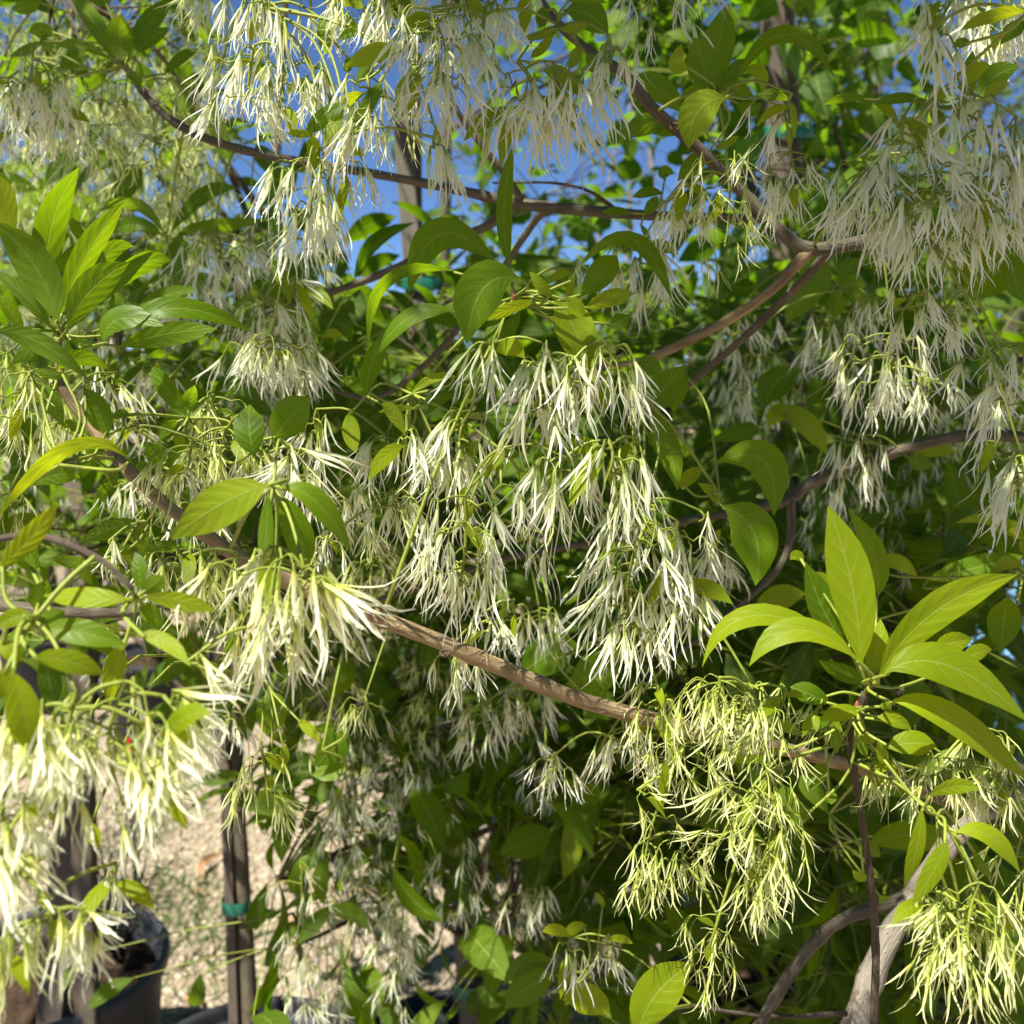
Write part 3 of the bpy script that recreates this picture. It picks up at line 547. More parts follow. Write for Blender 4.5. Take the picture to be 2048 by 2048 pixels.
# ------------------------------------------------------------------ hero leaves: base, mid, tip (zoom pixels), visible width, depth, roll deg, flag y = lime leaf, young tone with sunlight painted in
# one block per leafy shoot: tree, zoom tile, node x y depth, then leaf rows
SHOOTS = """
M A 330 1830 .56
325 1800 205 1490 -40 1215 235 .54 15
270 1790 270 1300 435 925 190 .57 -20
330 1760 470 1420 690 1108 150 .56 30
370 1830 500 1600 715 1450 200 .53 -15
400 1800 560 1440 740 1360 110 .58 30
470 1750 740 1480 950 1440 125 .57 -35
600 1860 950 1700 1395 1835 130 .56 35
640 1920 900 1850 1200 1815 150 .58 10
570 1920 650 1760 905 1800 140 .55 40
60 1380 30 1110 -30 960 130 .55 10 y
280 1810 150 1650 -40 1490 95 .55 40
130 1850 60 1720 -40 1620 85 .56 45
-40 1830 190 1880 480 2080 130 .52 20
300 1830 200 1900 60 2010 100 .55 35
480 1350 430 1280 395 1200 70 .62 20
430 1560 400 1440 480 1340 140 .60 -30
620 1600 640 1660 610 1720 90 .58 20
720 1760 880 1640 1085 1600 85 .62 -40
380 1850 420 1960 500 2060 110 .54 -20
M A 920 1320 .95
910 1310 760 1130 540 1170 70 .95 50
910 1310 750 1240 600 1290 100 .95 20
930 1310 1110 1090 1310 1040 95 1.0 -30
910 1320 820 1420 740 1520 90 .97 20
1000 1300 1130 1260 1500 1210 90 1.0 30
960 1320 1080 1400 1180 1500 80 1.0 -20
M A 690 360 .86
690 340 660 220 670 75 175 .84 10
700 350 810 150 960 -20 130 .86 -30
640 360 540 150 380 -30 110 .86 25
740 300 830 220 940 150 85 .85 30
640 350 450 250 310 260 60 .88 -40
240 220 150 270 50 310 55 .9 30
310 180 230 165 160 180 90 .9 10
460 520 520 460 590 400 80 .92 10
230 0 150 40 60 50 85 .85 20
760 330 800 420 830 500 90 .9 30
860 120 960 50 1060 170 70 .9 40
700 380 760 440 790 480 70 .87 20
600 40 560 -20 500 -80 140 .86 20
300 290 260 240 250 190 80 .9 20
320 380 400 330 480 300 100 .92 20
900 420 1000 320 1100 270 70 .9 -30
100 700 200 740 260 800 80 .95 10
M A 1440 40 .62
1420 80 1400 150 1385 235 62 .62 20 y
1780 80 1790 190 1800 300 90 .62 10
1750 745 1660 738 1580 735 50 .60 20 y
1930 560 1800 640 1680 745 100 .60 25
1900 600 1840 700 1790 810 80 .60 -25 y
1930 300 1920 360 1905 400 60 .62 10
1370 170 1310 185 1260 205 50 .64 30
1450 250 1430 300 1440 350 70 .62 20 y
M A 1480 1660 .85
1600 1690 1590 1600 1575 1490 50 .84 10 y
1430 1660 1350 1672 1280 1685 62 .86 20
1400 1660 1410 1620 1395 1570 50 .85 10 y
1440 1640 1500 1600 1560 1580 110 .88 20
1780 1870 1830 1840 1900 1860 60 .85 20 y
1520 1700 1640 1760 1760 1900 110 .9 20
1300 1540 1340 1620 1400 1640 90 .95 0
M B 960 1640 .57
945 1490 905 1180 960 790 100 .57 35
890 1480 560 1290 380 1620 200 .57 30
1000 1540 790 1590 700 1900 305 .53 10
660 1500 270 1550 160 1930 85 .56 55
650 1720 380 1755 170 2000 115 .56 45
1250 1570 1580 1310 1830 1650 85 .56 62
1310 1650 1440 1510 1530 1410 170 .57 -10
1340 1710 1480 1650 1625 1620 110 .56 20 y
1470 1800 1540 1775 1600 1740 100 .57 10
1180 1650 1110 1580 1045 1500 75 .55 40 y
1180 1660 1290 1800 1400 2110 250 .565 0 y
1090 1660 950 1700 780 1770 75 .55 35 y
1000 1600 1060 1650 1120 1640 120 .57 10
1240 1640 1300 1690 1330 1770 90 .55 30 y
980 1640 870 1760 820 1900 90 .58 30
1000 1690 900 1850 730 1920 110 .60 10
830 1900 740 2050 720 2190 200 .60 -10
M B 330 280 .60
330 270 190 290 20 375 120 .58 15 y
420 360 375 500 320 645 145 .585 10 y
230 440 160 570 50 750 90 .6 25
90 470 140 390 190 350 90 .6 10
120 200 60 180 -10 230 60 .6 20
640 60 680 40 720 100 120 .62 20
700 0 740 30 790 70 80 .6 10 y
420 -20 330 30 220 60 140 .62 20
560 170 500 190 440 220 90 .6 20
300 130 230 180 160 250 90 .62 -10
400 270 420 330 430 400 90 .60 20 y
M B 1215 140 .61
1220 160 1110 195 1000 212 52 .60 20 y
1200 160 1290 155 1390 125 52 .60 20 y
1230 60 1370 80 1480 190 180 .62 10
1320 250 1300 310 1270 380 75 .61 10 y
1360 290 1390 340 1420 405 75 .61 10
1140 30 1120 90 1130 150 90 .62 20
1240 10 1350 -5 1475 15 50 .6 20
1190 170 1120 260 1050 320 60 .60 30 y
M B 1910 660 .72
1910 640 1760 490 1610 440 160 .72 15
1900 690 1710 680 1545 760 135 .73 -10
1900 760 1810 700 1700 740 120 .75 10
M B 1720 1170 .78
1620 1180 1530 1165 1445 1170 55 .80 10
1790 1070 1700 1060 1615 1090 65 .76 20
1760 1080 1720 1130 1680 1190 70 .76 10
1650 1230 1690 1290 1710 1350 40 .78 10
1800 1000 1790 950 1850 960 80 .78 10
M C 230 510 .62
190 510 160 360 110 205 205 .61 5
90 375 20 350 40 240 120 .59 30 y
210 510 240 280 300 20 200 .64 -5
310 500 600 190 885 425 105 .60 45
220 510 330 390 410 330 85 .62 20
370 390 470 400 490 515 85 .63 20 y
300 540 140 610 80 820 225 .58 10 y
450 540 340 490 240 500 95 .64 20
250 520 200 480 20 540 110 .66 20
430 540 540 520 640 560 70 .66 10
330 560 420 600 480 570 90 .66 10
220 830 290 790 360 750 62 .66 10 y
180 870 110 900 20 1000 110 .72 0
M C 1390 560 .60
1080 550 950 540 820 580 60 .62 15
1080 560 1170 600 1245 715 60 .60 25 y
1380 555 1250 540 1110 575 66 .59 10
1630 560 1630 420 1650 280 100 .58 10
1690 560 1760 430 1910 370 150 .60 10
1400 560 1440 540 1500 530 90 .6 10 y
1690 560 1770 490 1850 460 80 .59 20 y
1410 590 1450 640 1500 680 70 .6 20
M C 1310 830 .64
1310 820 1290 720 1250 620 50 .64 20 y
1320 820 1360 700 1420 600 110 .65 15 y
1330 820 1390 740 1450 690 95 .64 20
1300 840 1430 760 1560 700 75 .63 25
1190 850 1100 845 990 860 60 .66 20
1290 850 1220 880 1120 840 60 .66 20
M C 1960 60 .50
1960 60 1760 90 1580 170 85 .48 40 y
1960 140 1880 160 1800 250 100 .54 10
1640 250 1590 235 1540 265 60 .52 10
M C 1900 1180 .60
1900 1180 1770 1440 1640 1660 350 .62 5
1960 1380 1880 1500 1930 1670 150 .60 5
1560 1140 1590 1300 1580 1480 170 .64 10
M C 900 1600 .95
890 1590 740 1620 620 1790 190 .95 10
900 1590 980 1570 1060 1580 115 .95 0
910 1600 900 1680 880 1760 105 .95 0
880 1570 780 1480 690 1420 180 1.0 10
940 1600 1050 1650 1160 1660 100 .95 0
900 1560 960 1490 1010 1420 120 1.0 0
M D 1510 810 .45
1490 800 1240 900 945 1100 265 .41 10 y
1540 810 1740 890 1940 1170 150 .43 30
1510 830 1640 1050 1690 1280 185 .46 15
1480 830 1470 1050 1460 1290 95 .45 20
1530 1150 1500 1350 1480 1560 110 .46 20 y
1460 1650 1500 1590 1530 1500 80 .46 20 y
M D 330 690 .50
740 690 400 590 -20 990 85 .47 50 y
160 810 320 740 440 760 130 .52 10
600 540 545 400 480 265 170 .53 15
610 690 620 740 640 800 70 .53 10
650 800 570 830 590 910 70 .54 20
310 180 430 100 600 160 100 .53 30
460 60 430 20 400 120 70 .54 10
720 420 670 405 620 440 60 .56 10
470 540 400 470 350 490 70 .55 20
380 190 280 190 180 160 60 .52 20
230 230 280 340 350 480 110 .54 20
M D 1040 430 .60
1030 420 930 280 830 130 120 .60 20
1040 425 1050 330 1075 250 90 .59 20
1130 430 1220 450 1300 530 100 .62 20
1000 440 930 480 885 550 70 .6 20
900 720 860 640 800 560 120 .6 10
1000 500 980 540 990 580 60 .58 10 y
1410 650 1375 500 1380 355 195 .53 5
1500 560 1600 430 1720 320 235 .55 10
1300 420 1210 400 1110 430 60 .62 10
1020 480 1000 600 900 700 90 .6 10
M D 830 1000 .58
770 1000 620 1040 435 1120 110 .58 20
925 970 860 985 780 1010 72 .58 10
1020 1150 900 1135 790 1175 62 .56 30
520 1250 400 1225 300 1220 80 .56 10
720 1310 640 1270 540 1250 60 .57 20
700 1080 760 1090 790 1130 110 .58 10
680 1110 690 1170 720 1220 80 .57 10
820 720 790 700 770 740 80 .58 10
L D 750 1420 .40
735 1435 480 1420 240 1410 130 .38 20 y
770 1420 980 1440 1195 1495 110 .40 25 y
760 1400 770 1280 745 1170 95 .40 30
770 1410 850 1350 900 1300 115 .42 10
770 1440 830 1510 890 1570 115 .42 10
690 1690 640 1800 600 2030 135 .40 25 y
750 1630 900 1660 1050 1800 105 .37 20 y
460 1190 470 1280 510 1350 70 .42 20
L D 190 1540 .37
180 1520 80 1530 -40 1590 115 .36 10 y
210 1600 430 1610 700 1690 165 .38 20
190 1540 280 1530 360 1490 95 .38 10
160 1760 370 1770 580 1850 145 .35 15 y
200 1500 220 1420 260 1320 140 .40 10
60 1800 130 2060 180 2280 215 .34 10 y
-20 1270 150 1110 320 900 140 .38 20 y
200 1290 130 1210 60 1150 110 .42 10
-10 1650 60 1720 130 1760 110 .38 10 y
40 1800 0 1900 -40 2000 140 .36 10 y
230 1300 170 1180 210 1080 90 .44 20
M E 400 300 .60
150 310 170 150 280 -60 120 .60 30
660 210 520 210 390 300 62 .57 20 y
430 380 320 375 210 400 42 .57 20 y
690 290 580 310 470 420 72 .60 20
60 380 60 500 90 625 110 .66 10 y
300 590 230 590 150 610 50 .63 10
130 730 60 690 -10 640 70 .64 20
480 480 500 560 520 640 80 .64 10
530 720 480 680 420 640 60 .60 20
160 330 110 260 -10 200 100 .66 10
860 60 740 160 720 330 190 .61 5
M E 1660 300 .60
1630 130 1700 140 1780 190 130 .60 0
1680 400 1780 280 1900 140 205 .63 10
1690 380 1800 560 1865 830 150 .61 20
1640 540 1560 690 1500 830 170 .585 15 y
1680 820 1670 920 1650 1010 80 .57 20 y
1610 1105 1520 1145 1415 1222 52 .56 30
1700 1085 1790 1110 1880 1160 42 .55 30 y
1690 520 1800 620 1860 800 120 .62 30
1690 950 1740 1040 1800 1100 60 .56 30 y
M E 880 600 .565
900 580 880 640 850 710 62 .55 20 y
870 600 830 680 800 780 70 .565 20 y
720 820 690 840 660 860 60 .55 10 y
980 700 1000 750 1010 800 60 .57 20 y
720 870 710 930 700 1000 60 .555 30 y
1000 620 950 630 910 600 60 .57 20
1150 400 1170 500 1130 640 120 .60 0 y
1090 560 1120 720 1090 880 150 .62 10
M E 1200 1760 .80
1330 1680 1160 1730 990 1850 250 .85 10
1560 1700 1420 1830 1250 1900 260 .86 0
1320 1930 1420 2000 1480 2100 200 .84 10
1560 1300 1480 1250 1420 1290 160 .9 10
M F 1080 1900 .53
1030 1830 985 1370 850 915 265 .525 12 y
950 1690 825 1490 725 1225 190 .55 25
960 1690 900 1430 780 1280 120 .555 -40 y
1120 1880 1420 1510 1895 1295 215 .52 20 y
1040 1790 690 1600 415 1800 160 .49 30 y
950 1700 440 1520 155 1805 150 .51 35 y
1060 1880 1120 1720 1140 1540 135 .55 15 y
1150 1850 1500 1790 1960 2110 250 .49 20 y
1180 2000 1520 2080 1960 2440 170 .50 30 y
1430 1700 1530 1670 1650 1650 130 .58 10 y
1570 1800 1660 1730 1755 1710 100 .56 20 y
1120 1430 1110 1200 960 930 140 .60 30
1080 1890 960 1850 800 1770 110 .56 20
720 1230 680 1190 640 1215 70 .55 10 y
M F 1930 1300 .62
1800 1740 1820 1560 1840 1415 195 .60 5
1950 1140 1790 1000 1555 1010 80 .60 40 y
1950 1130 1850 1050 1740 1060 70 .60 20 y
1380 1330 1650 1260 1930 1190 150 .80 20
1110 1240 1220 1220 1345 1310 95 .80 30 y
440 1520 560 1430 730 1400 160 .85 20 y
1930 1260 1850 1230 1770 1250 90 .6 20 y
1930 1290 1800 1340 1790 1390 60 .6 30
1940 1200 1950 1130 1990 1100 90 .6 10 y
M F 250 850 .64
210 690 490 660 550 970 235 .65 20
255 915 440 1060 450 1355 295 .60 10
40 820 80 760 170 700 90 .64 20 y
240 920 210 840 130 790 70 .64 20 y
60 150 20 260 0 400 130 .66 10
M F 600 400 1.1
520 400 700 440 850 640 140 1.1 20 y
640 380 580 400 520 480 120 1.1 10 y
720 160 560 240 510 370 200 1.1 0
1030 40 810 70 640 40 90 1.1 20
460 480 400 500 180 560 110 1.1 10
1280 610 1400 600 1560 620 110 1.1 20 y
1290 640 1350 680 1450 690 90 1.1 20
M I 1010 190 .54
1040 200 920 215 815 250 110 .52 20 y
870 170 750 110 640 70 130 .54 10
1160 410 1310 380 1450 400 155 .52 15 y
850 490 790 560 760 640 115 .55 20
760 790 720 770 700 700 75 .55 20
690 340 640 300 590 250 72 .54 30 y
540 465 420 470 310 480 60 .53 30 y
1120 240 1210 250 1310 300 95 .53 20 y
1130 180 1170 180 1200 200 60 .52 20 y
880 260 890 340 900 440 70 .54 30
1010 340 1060 360 1110 380 60 .53 20 y
1010 360 1040 410 1060 460 60 .54 20
880 260 780 270 700 300 90 .56 20
1380 560 1500 470 1620 420 110 .56 20
840 650 860 680 870 720 90 .6 10
M I 560 520 .53
580 590 640 720 690 875 112 .53 15
430 670 400 750 375 845 62 .52 20 y
560 580 490 600 440 700 110 .56 10
550 960 540 1050 560 1180 60 .54 20 y
430 1050 470 1120 520 1190 60 .54 20
200 1480 190 1540 210 1600 55 .54 20 y
M I 1450 780 .50
1380 690 1540 620 1690 640 92 .49 25 y
1370 720 1340 950 1270 1170 92 .50 30 y
1510 900 1440 1070 1310 1275 120 .48 20 y
1540 880 1740 890 1910 1095 120 .49 30 y
1660 1180 1640 1290 1590 1395 42 .50 20 y
1680 1180 1710 1280 1745 1395 42 .50 20 y
1170 500 1150 450 1120 360 70 .52 30 y
1580 1430 1540 1350 1545 1260 70 .52 20
1760 1430 1830 1380 1930 1370 90 .52 20 y
1650 960 1690 1050 1760 1130 60 .55 20
M I 860 770 .70
1040 690 1220 620 1475 700 125 .72 10
1050 950 1300 890 1540 960 190 .74 5
860 780 760 640 700 560 120 .70 20
1000 940 1080 960 1140 1010 90 .70 20
1070 1100 1030 1120 985 1080 60 .68 20 y
1130 1230 1160 1250 1220 1280 60 .68 20 y
M H 1700 1980 .56
1640 2010 1740 1770 1950 1600 270 .56 10 y
1600 1990 1680 1760 1770 1620 130 .57 20
M H 1240 800 1.25
1180 860 1050 920 880 990 205 1.25 10
1240 790 1280 950 1230 1125 135 1.2 10 y
1260 800 1400 700 1550 640 150 1.3 10
1230 820 1130 980 1100 1180 140 1.3 10
1200 780 1050 700 880 720 120 1.3 10
1380 1000 1340 1060 1330 1120 110 1.3 10
M H 1280 1750 .80
1200 1600 1030 1590 900 1720 110 .95 10
1200 1660 1050 1720 910 1850 190 .95 0
1500 1900 1370 1790 1230 1800 190 .72 20 y
1300 1680 1280 1760 1240 1830 60 .78 20
1370 1390 1300 1400 1235 1450 70 .8 30 y
1460 1290 1440 1250 1410 1200 40 .8 20 y
L G 1480 60 .75
1480 80 1500 200 1470 340 190 .75 5
1350 60 1230 130 1190 280 140 .78 10
1640 250 1700 300 1770 380 72 .72 20 y
1560 380 1570 450 1560 520 62 .72 10 y
1500 540 1490 600 1490 650 50 .72 20 y
480 800 510 880 545 965 90 .45 10 y
230 730 250 760 290 770 40 .42 20 y
M G 1780 420 .9
1930 340 1850 400 1730 510 190 .92 10
1930 520 1830 540 1720 560 120 .92 20
1930 300 1830 300 1720 300 80 .92 10
1720 980 1640 1080 1620 1200 60 1.15 20
1820 1000 1770 1120 1790 1280 100 1.15 10
"""
TREES = {'M': main, 'L': left}
def stem_path(a, b, sag=.1):
    a = np.asarray(a); b = np.asarray(b); d = np.linalg.norm(b - a)
    m = (a + b) / 2 + np.array([0, 0, sag * d])
    return catmull([a, m, b], 4)
shoot_nodes = []
cur = None; tree = None; stems = None
def flush():
    if cur is None: return
    z, node, leaves, tr = cur
    mb = MB()
    q, dist = tr.nearest(node, up=False)
    if dist > .10:
        B_ = np.array(tr.bpts); q = B_[np.linalg.norm(B_ - node, axis=1).argmin()]
    tube(mb, stem_path(q, node, .05 if dist > .02 else 0), [.0012, .0009], 6)
    for (b, m, t, W, roll, y) in leaves:
        dv = nrm(m - b)
        if np.linalg.norm(b - node) > .004:
            c = (b + node) / 2 - dv * np.linalg.norm(b - node) * .15
            tube(mb, catmull([node, c, b + dv * .003], 4), [.0009, .0008], 5)
    o = link('leafy_shoot', mb.mesh('leafy_shoot', M['stalk'], node), node, tr.root)
    # small red-brown bud at the heart of the shoot
    if len(leaves) >= 13:
        bb = MB(); tube(bb, catmull([node - [0, 0, .004], node, node + [0, 0, .004]], 3), [.0015, .0023, .0006], 7)
        link('bud', bb.mesh('bud', M['bud'], node), node, o)
    for (b, m, t, W, roll, y) in leaves:
        lm = MB(); leaf_geo(lm, b, m, t, W, roll, fold=rng.uniform(.08, .32), twist=rng.normal(0, .35))
        link('leaf', lm.mesh('leaf', M['leaf_young_lit'] if y else M['leaf'], b), b, o)
    tr.ctx.append(node); tr.att.append(node)
NEWNODES = []
for line in SHOOTS.strip().splitlines():
    f = line.split()
    if f[0] in TREES:
        flush()
        tree = TREES[f[0]]; z = f[1]; sx, sy = S(z, float(f[2]), float(f[3]))
        cur = (z, P(sx, sy, float(f[4])), [], tree)
    else:
        x0, y0, x1, y1, x2, y2, w, d, roll = map(float, f[:9]); young = len(f) > 9  # y rows get the lime colour with sunlight painted in
        roll = math.radians(roll) * rng.choice([-1, 1]) if roll < 60 else math.radians(roll)
        Lp = math.hypot(x2 - x0, y2 - y0) * K * d / FPX
        dt = rng.uniform(-.35, .35) * Lp
        b = P(*S(z, x0, y0), d); m = P(*S(z, x1, y1), d - abs(rng.normal(0, .06)) * Lp); t = P(*S(z, x2, y2), d + dt)
        W = w * K * d / FPX / max(math.cos(roll), .35) * .88
        cur[2].append((b, m, t, W, roll, young))
flush()

# ------------------------------------------------------------------ hanging flower clusters: tree tile topx topy botx boty width count depth kind petal_px
PAN = """
M A 1400 250 1330 810 520 24 .60 w 250
M A 1560 90 1540 770 260 14 .59 w 270
M A 1430 -60 1430 190 220 8 .60 w 230
M A 1700 -60 1720 210 260 10 .62 w 230
M A 1690 300 1720 740 360 18 .62 w 240
M A 1760 820 1690 1450 560 40 .60 w 290
M A 180 250 150 900 400 34 .80 w 200
M A 330 580 270 890 360 24 .84 w 190
M A 700 410 690 730 220 34 .82 y 90
M A 860 760 850 1060 400 28 .95 y 170
M A 500 690 480 970 320 24 .95 y 150
M A 1180 1280 1210 1610 380 34 .88 w 190
M A 1450 1630 1470 1950 320 30 .82 w 190
M A 1600 1540 1770 1660 120 6 .80 w 190
M A 1230 330 1180 520 260 10 .66 w 200
M A 960 560 940 760 250 16 .95 y 140
M A 60 420 40 640 220 12 .75 w 190
M A 1650 1830 1640 2050 350 22 .86 w 180
M B 190 -30 160 220 360 26 .62 y 190
M B 500 40 540 720 560 64 .58 w 260
M B 530 720 500 1070 190 7 .575 w 300
M B 150 420 130 1010 330 30 .60 w 260
M B 390 640 400 840 250 12 .62 y 190
M B 800 70 800 470 340 12 .60 w 270
M B 980 340 950 900 400 26 .585 w 290
M B 1180 340 1110 880 450 18 .585 w 290
M B 1340 380 1330 780 260 10 .59 w 280
M B 1480 190 1500 620 270 12 .59 w 290
M B 20 790 90 1260 270 16 .61 w 260
M B 1050 -60 1030 130 320 12 .66 w 220
M B 1720 -80 1750 100 560 22 .62 w 220
M B 1660 1340 1640 1720 420 30 .72 w 220
M B 1280 1480 1300 1640 160 4 .60 w 180
M B 300 -60 320 200 460 26 .60 w 230
M B 660 -40 640 210 320 20 .62 w 220
M C 650 515 640 850 560 6 .58 w 230
M C 640 840 650 1260 540 36 .60 w 200
M C 290 880 270 1570 470 38 .62 y 210
M C 60 990 40 1420 300 22 .64 w 210
M C 1040 870 1060 1430 480 32 .585 w 270
M C 1270 640 1240 1110 250 12 .57 w 360
M C 1580 460 1500 960 430 20 .57 w 310
M C 1450 950 1390 1660 620 66 .565 w 270
M C 1720 700 1700 1460 460 36 .57 w 270
M C 1890 640 1830 1370 320 28 .58 w 260
M C 1410 150 1420 530 200 8 .55 w 330
M C 1480 -40 1480 210 420 28 .72 w 220
M C 1830 -60 1830 460 420 56 .68 w 240
M C 1290 1620 1300 1870 320 18 .60 w 210
M C 1600 1600 1610 1740 120 4 .60 w 140
M C 860 1750 890 1960 360 18 .95 w 170
M C 1500 1700 1500 1960 320 14 .60 w 230
M C 350 1700 350 1990 420 34 1.2 w 150
M C 1060 1620 1100 1950 260 14 .9 w 180
M D 1500 -30 1500 280 490 48 .72 w 200
M D 160 180 100 740 360 32 .55 y 230
M D 480 210 490 450 190 5 .54 w 220
M D 1060 540 1000 960 390 28 .55 y 230
M D 1260 480 1290 800 400 26 .56 y 210
M D 1560 560 1800 880 200 10 .52 w 330
M D 740 440 740 660 260 14 .80 w 190
M D 600 1110 560 1360 160 5 .56 w 220
M D 1050 1150 1060 1640 310 20 .50 y 270
M D 1300 1170 1260 1540 320 24 .50 y 260
M D 1540 1140 1470 1960 620 34 .42 c 330
M D 1680 1260 1870 1580 280 16 .42 c 380
M D 1030 1780 1280 1760 130 5 .40 c 260
M D 1350 400 1450 340 100 4 .55 y 180
M D 1750 380 1780 700 240 14 .66 w 200
M D 880 120 840 330 300 14 .85 w 170
M D 1830 1080 1800 1240 220 10 .60 w 190
M E 870 0 790 340 230 8 .565 w 320
M E 1130 20 1050 670 360 28 .56 w 300
M E 1290 100 1270 500 310 14 .555 w 290
M E 1450 0 1480 460 340 22 .56 w 290
M E 720 390 680 910 330 30 .575 w 260
M E 370 410 350 800 210 9 .57 w 280
M E 340 820 300 1150 360 20 .585 w 260
M E 100 730 80 970 230 12 .64 w 200
M E 690 860 640 1620 570 52 .54 w 270
M E 890 800 930 1120 250 7 .545 w 270
M E 1230 640 1240 1090 400 24 .555 w 320
M E 1480 550 1430 1070 300 14 .56 w 320
M E 1640 540 1720 800 130 2 .57 w 250
M E 1640 820 1600 1220 360 20 .565 w 280
M E 1690 1010 1570 1890 560 66 .555 w 270
M E 1880 1080 1850 1770 310 24 .56 w 270
M E 960 1430 970 1640 200 4 .59 w 210
M E 800 1490 840 1740 260 8 .59 w 220
M E 620 1690 620 1950 250 20 .61 w 200
M E 1150 1040 1160 1350 160 4 .60 w 260
M E 980 1070 950 1240 160 3 .62 w 180
M E 170 1170 180 1410 270 24 .80 y 150
M E 1100 1480 1130 1700 460 28 .85 w 170
M E 560 560 520 860 260 16 .60 w 250
M F 1200 -40 1140 460 520 56 .74 w 210
M F 1390 180 1390 490 260 22 .74 w 160
M F 1050 520 1000 970 350 30 .85 w 180
M F 1730 50 1650 420 220 12 .58 w 250
M F 1840 140 1750 590 310 16 .57 w 260
M F 1790 540 1700 880 300 7 .56 w 260
M F 1920 640 1830 1080 360 22 .56 w 270
M F 140 940 110 1150 130 2 .56 w 200
M F 20 1000 60 1720 220 12 .56 w 270
M F 230 1070 250 1440 320 34 .82 w 170
M F 430 90 360 500 300 30 1.25 w 140
M F 1900 20 1880 260 200 10 .57 w 240
M I 420 40 270 470 620 52 .54 y 210
M I 640 400 110 1130 420 50 .53 y 210
M I 560 700 270 1500 430 66 .52 y 210
M I 240 1330 180 1820 320 34 .55 y 150
M I 1480 440 1550 820 460 30 .53 y 220
M I 1800 540 1770 890 330 22 .53 y 210
M I 1680 1150 1650 1960 650 56 .49 y 280
M I 1370 1190 1400 1460 270 12 .52 y 220
M I 770 250 810 430 110 3 .53 y 120
M I 1920 900 1900 1300 300 18 .55 y 220
M I 600 840 700 1110 130 4 .53 y 170
M I 560 1000 640 1260 120 4 .53 y 150
M H 1180 450 1160 760 280 18 .68 w 190
M H 1560 250 1580 560 370 28 .60 w 200
M H 1800 380 1820 760 240 10 .54 y 200
M H 1280 1450 1250 1740 230 7 .72 w 210
M H 1470 1450 1450 1750 230 8 .72 w 200
M H 1080 1180 1060 1430 360 16 1.05 w 170
M H 790 160 820 420 320 26 .95 w 170
M H 140 120 120 320 260 16 .85 y 140
M H 1740 780 1640 1360 320 26 .54 y 200
M H 1000 60 1080 330 320 18 .95 w 170
M H 1640 640 1780 760 160 8 .54 y 150
L G 690 40 700 1060 700 30 .355 c 330
L G 420 100 300 900 560 26 .35 c 360
L G 230 180 100 800 420 20 .35 c 330
L G 800 280 1080 660 300 14 .355 c 360
L G 900 120 1130 420 260 10 .36 c 330
L G 760 540 1060 820 260 10 .355 c 300
L G 40 620 150 1130 460 20 .35 c 330
L G 0 960 60 1380 320 12 .34 c 360
L G 270 1260 240 1880 600 16 .34 c 320
L G 640 1040 620 1320 170 4 .40 w 280
L G 470 1300 600 1520 220 8 .345 c 250
L G 1440 380 1510 980 460 24 .70 y 200
L G 1250 200 1270 400 340 18 .85 w 160
L G 60 1400 20 1750 260 8 .34 b 320
"""
EXTRA = """M A 1350 -40 1340 260 260 14 .62 w 230
M A 1900 -60 1880 260 280 16 .61 w 230
M B 850 -60 840 220 300 14 .62 w 230
M A 1180 -80 1150 180 260 14 .70 y 200
M A 1560 420 1600 760 240 12 .62 w 230
M A 1800 400 1820 800 240 14 .62 w 230
M I 820 130 760 330 220 8 .54 y 170
M I 1100 420 1120 640 200 8 .55 y 170
M I 1250 500 1280 760 240 10 .55 y 190
M H 1750 60 1720 380 360 22 .545 y 210
M I 250 20 200 340 400 22 .53 y 210
M I 620 80 560 330 300 12 .53 y 190
M A 250 380 220 640 320 20 .78 w 180
M A 60 620 90 900 320 20 .85 w 180
M A 560 500 540 740 300 18 .95 y 150
M A 1040 480 1010 720 300 18 .90 y 160
M A 1000 900 990 1180 320 20 1.0 y 150
M A 1380 1240 1400 1500 300 20 .95 w 170
M A 950 1520 980 1780 320 20 .95 w 170
M D 60 60 40 360 300 18 .60 y 210
M D 330 330 300 640 320 20 .66 y 190
M D 640 180 640 420 300 18 .72 w 180
M D 950 620 930 900 300 18 .70 w 190
M D 1180 300 1200 560 320 20 .62 y 200
M D 1450 560 1480 860 300 18 .60 w 220
M D 1700 620 1680 980 340 22 .62 w 220
M D 1180 860 1150 1140 320 18 .66 w 190
M D 60 820 40 1120 300 16 .62 y 190
M D 900 1180 880 1480 280 14 .56 w 210
M D 700 760 720 980 260 14 .75 w 170
M D 1850 860 1830 1120 280 14 .64 w 200
M E 260 520 240 800 260 14 .63 w 220
M E 120 980 100 1220 280 16 .70 y 170
M I 150 350 60 760 380 26 .55 y 200
M I 60 900 20 1250 320 22 .56 y 190
M I 1700 300 1740 560 360 18 .54 y 200
M I 1500 1400 1450 1800 360 18 .50 y 250
"""
pans = []
for line in (PAN + EXTRA).strip().splitlines():
    f = line.split(); tr = TREES[f[0]]; z = f[1]
    x0, y0, x1, y1, w, n, d = map(float, f[2:9]); kind = f[9]; Lp = float(f[10])
    pans.append((tr, z, x0, y0, x1, y1, w, int(n), d, kind, Lp))
pans.sort(key=lambda p: -p[10] / 1.0)
count = {'n': {}}
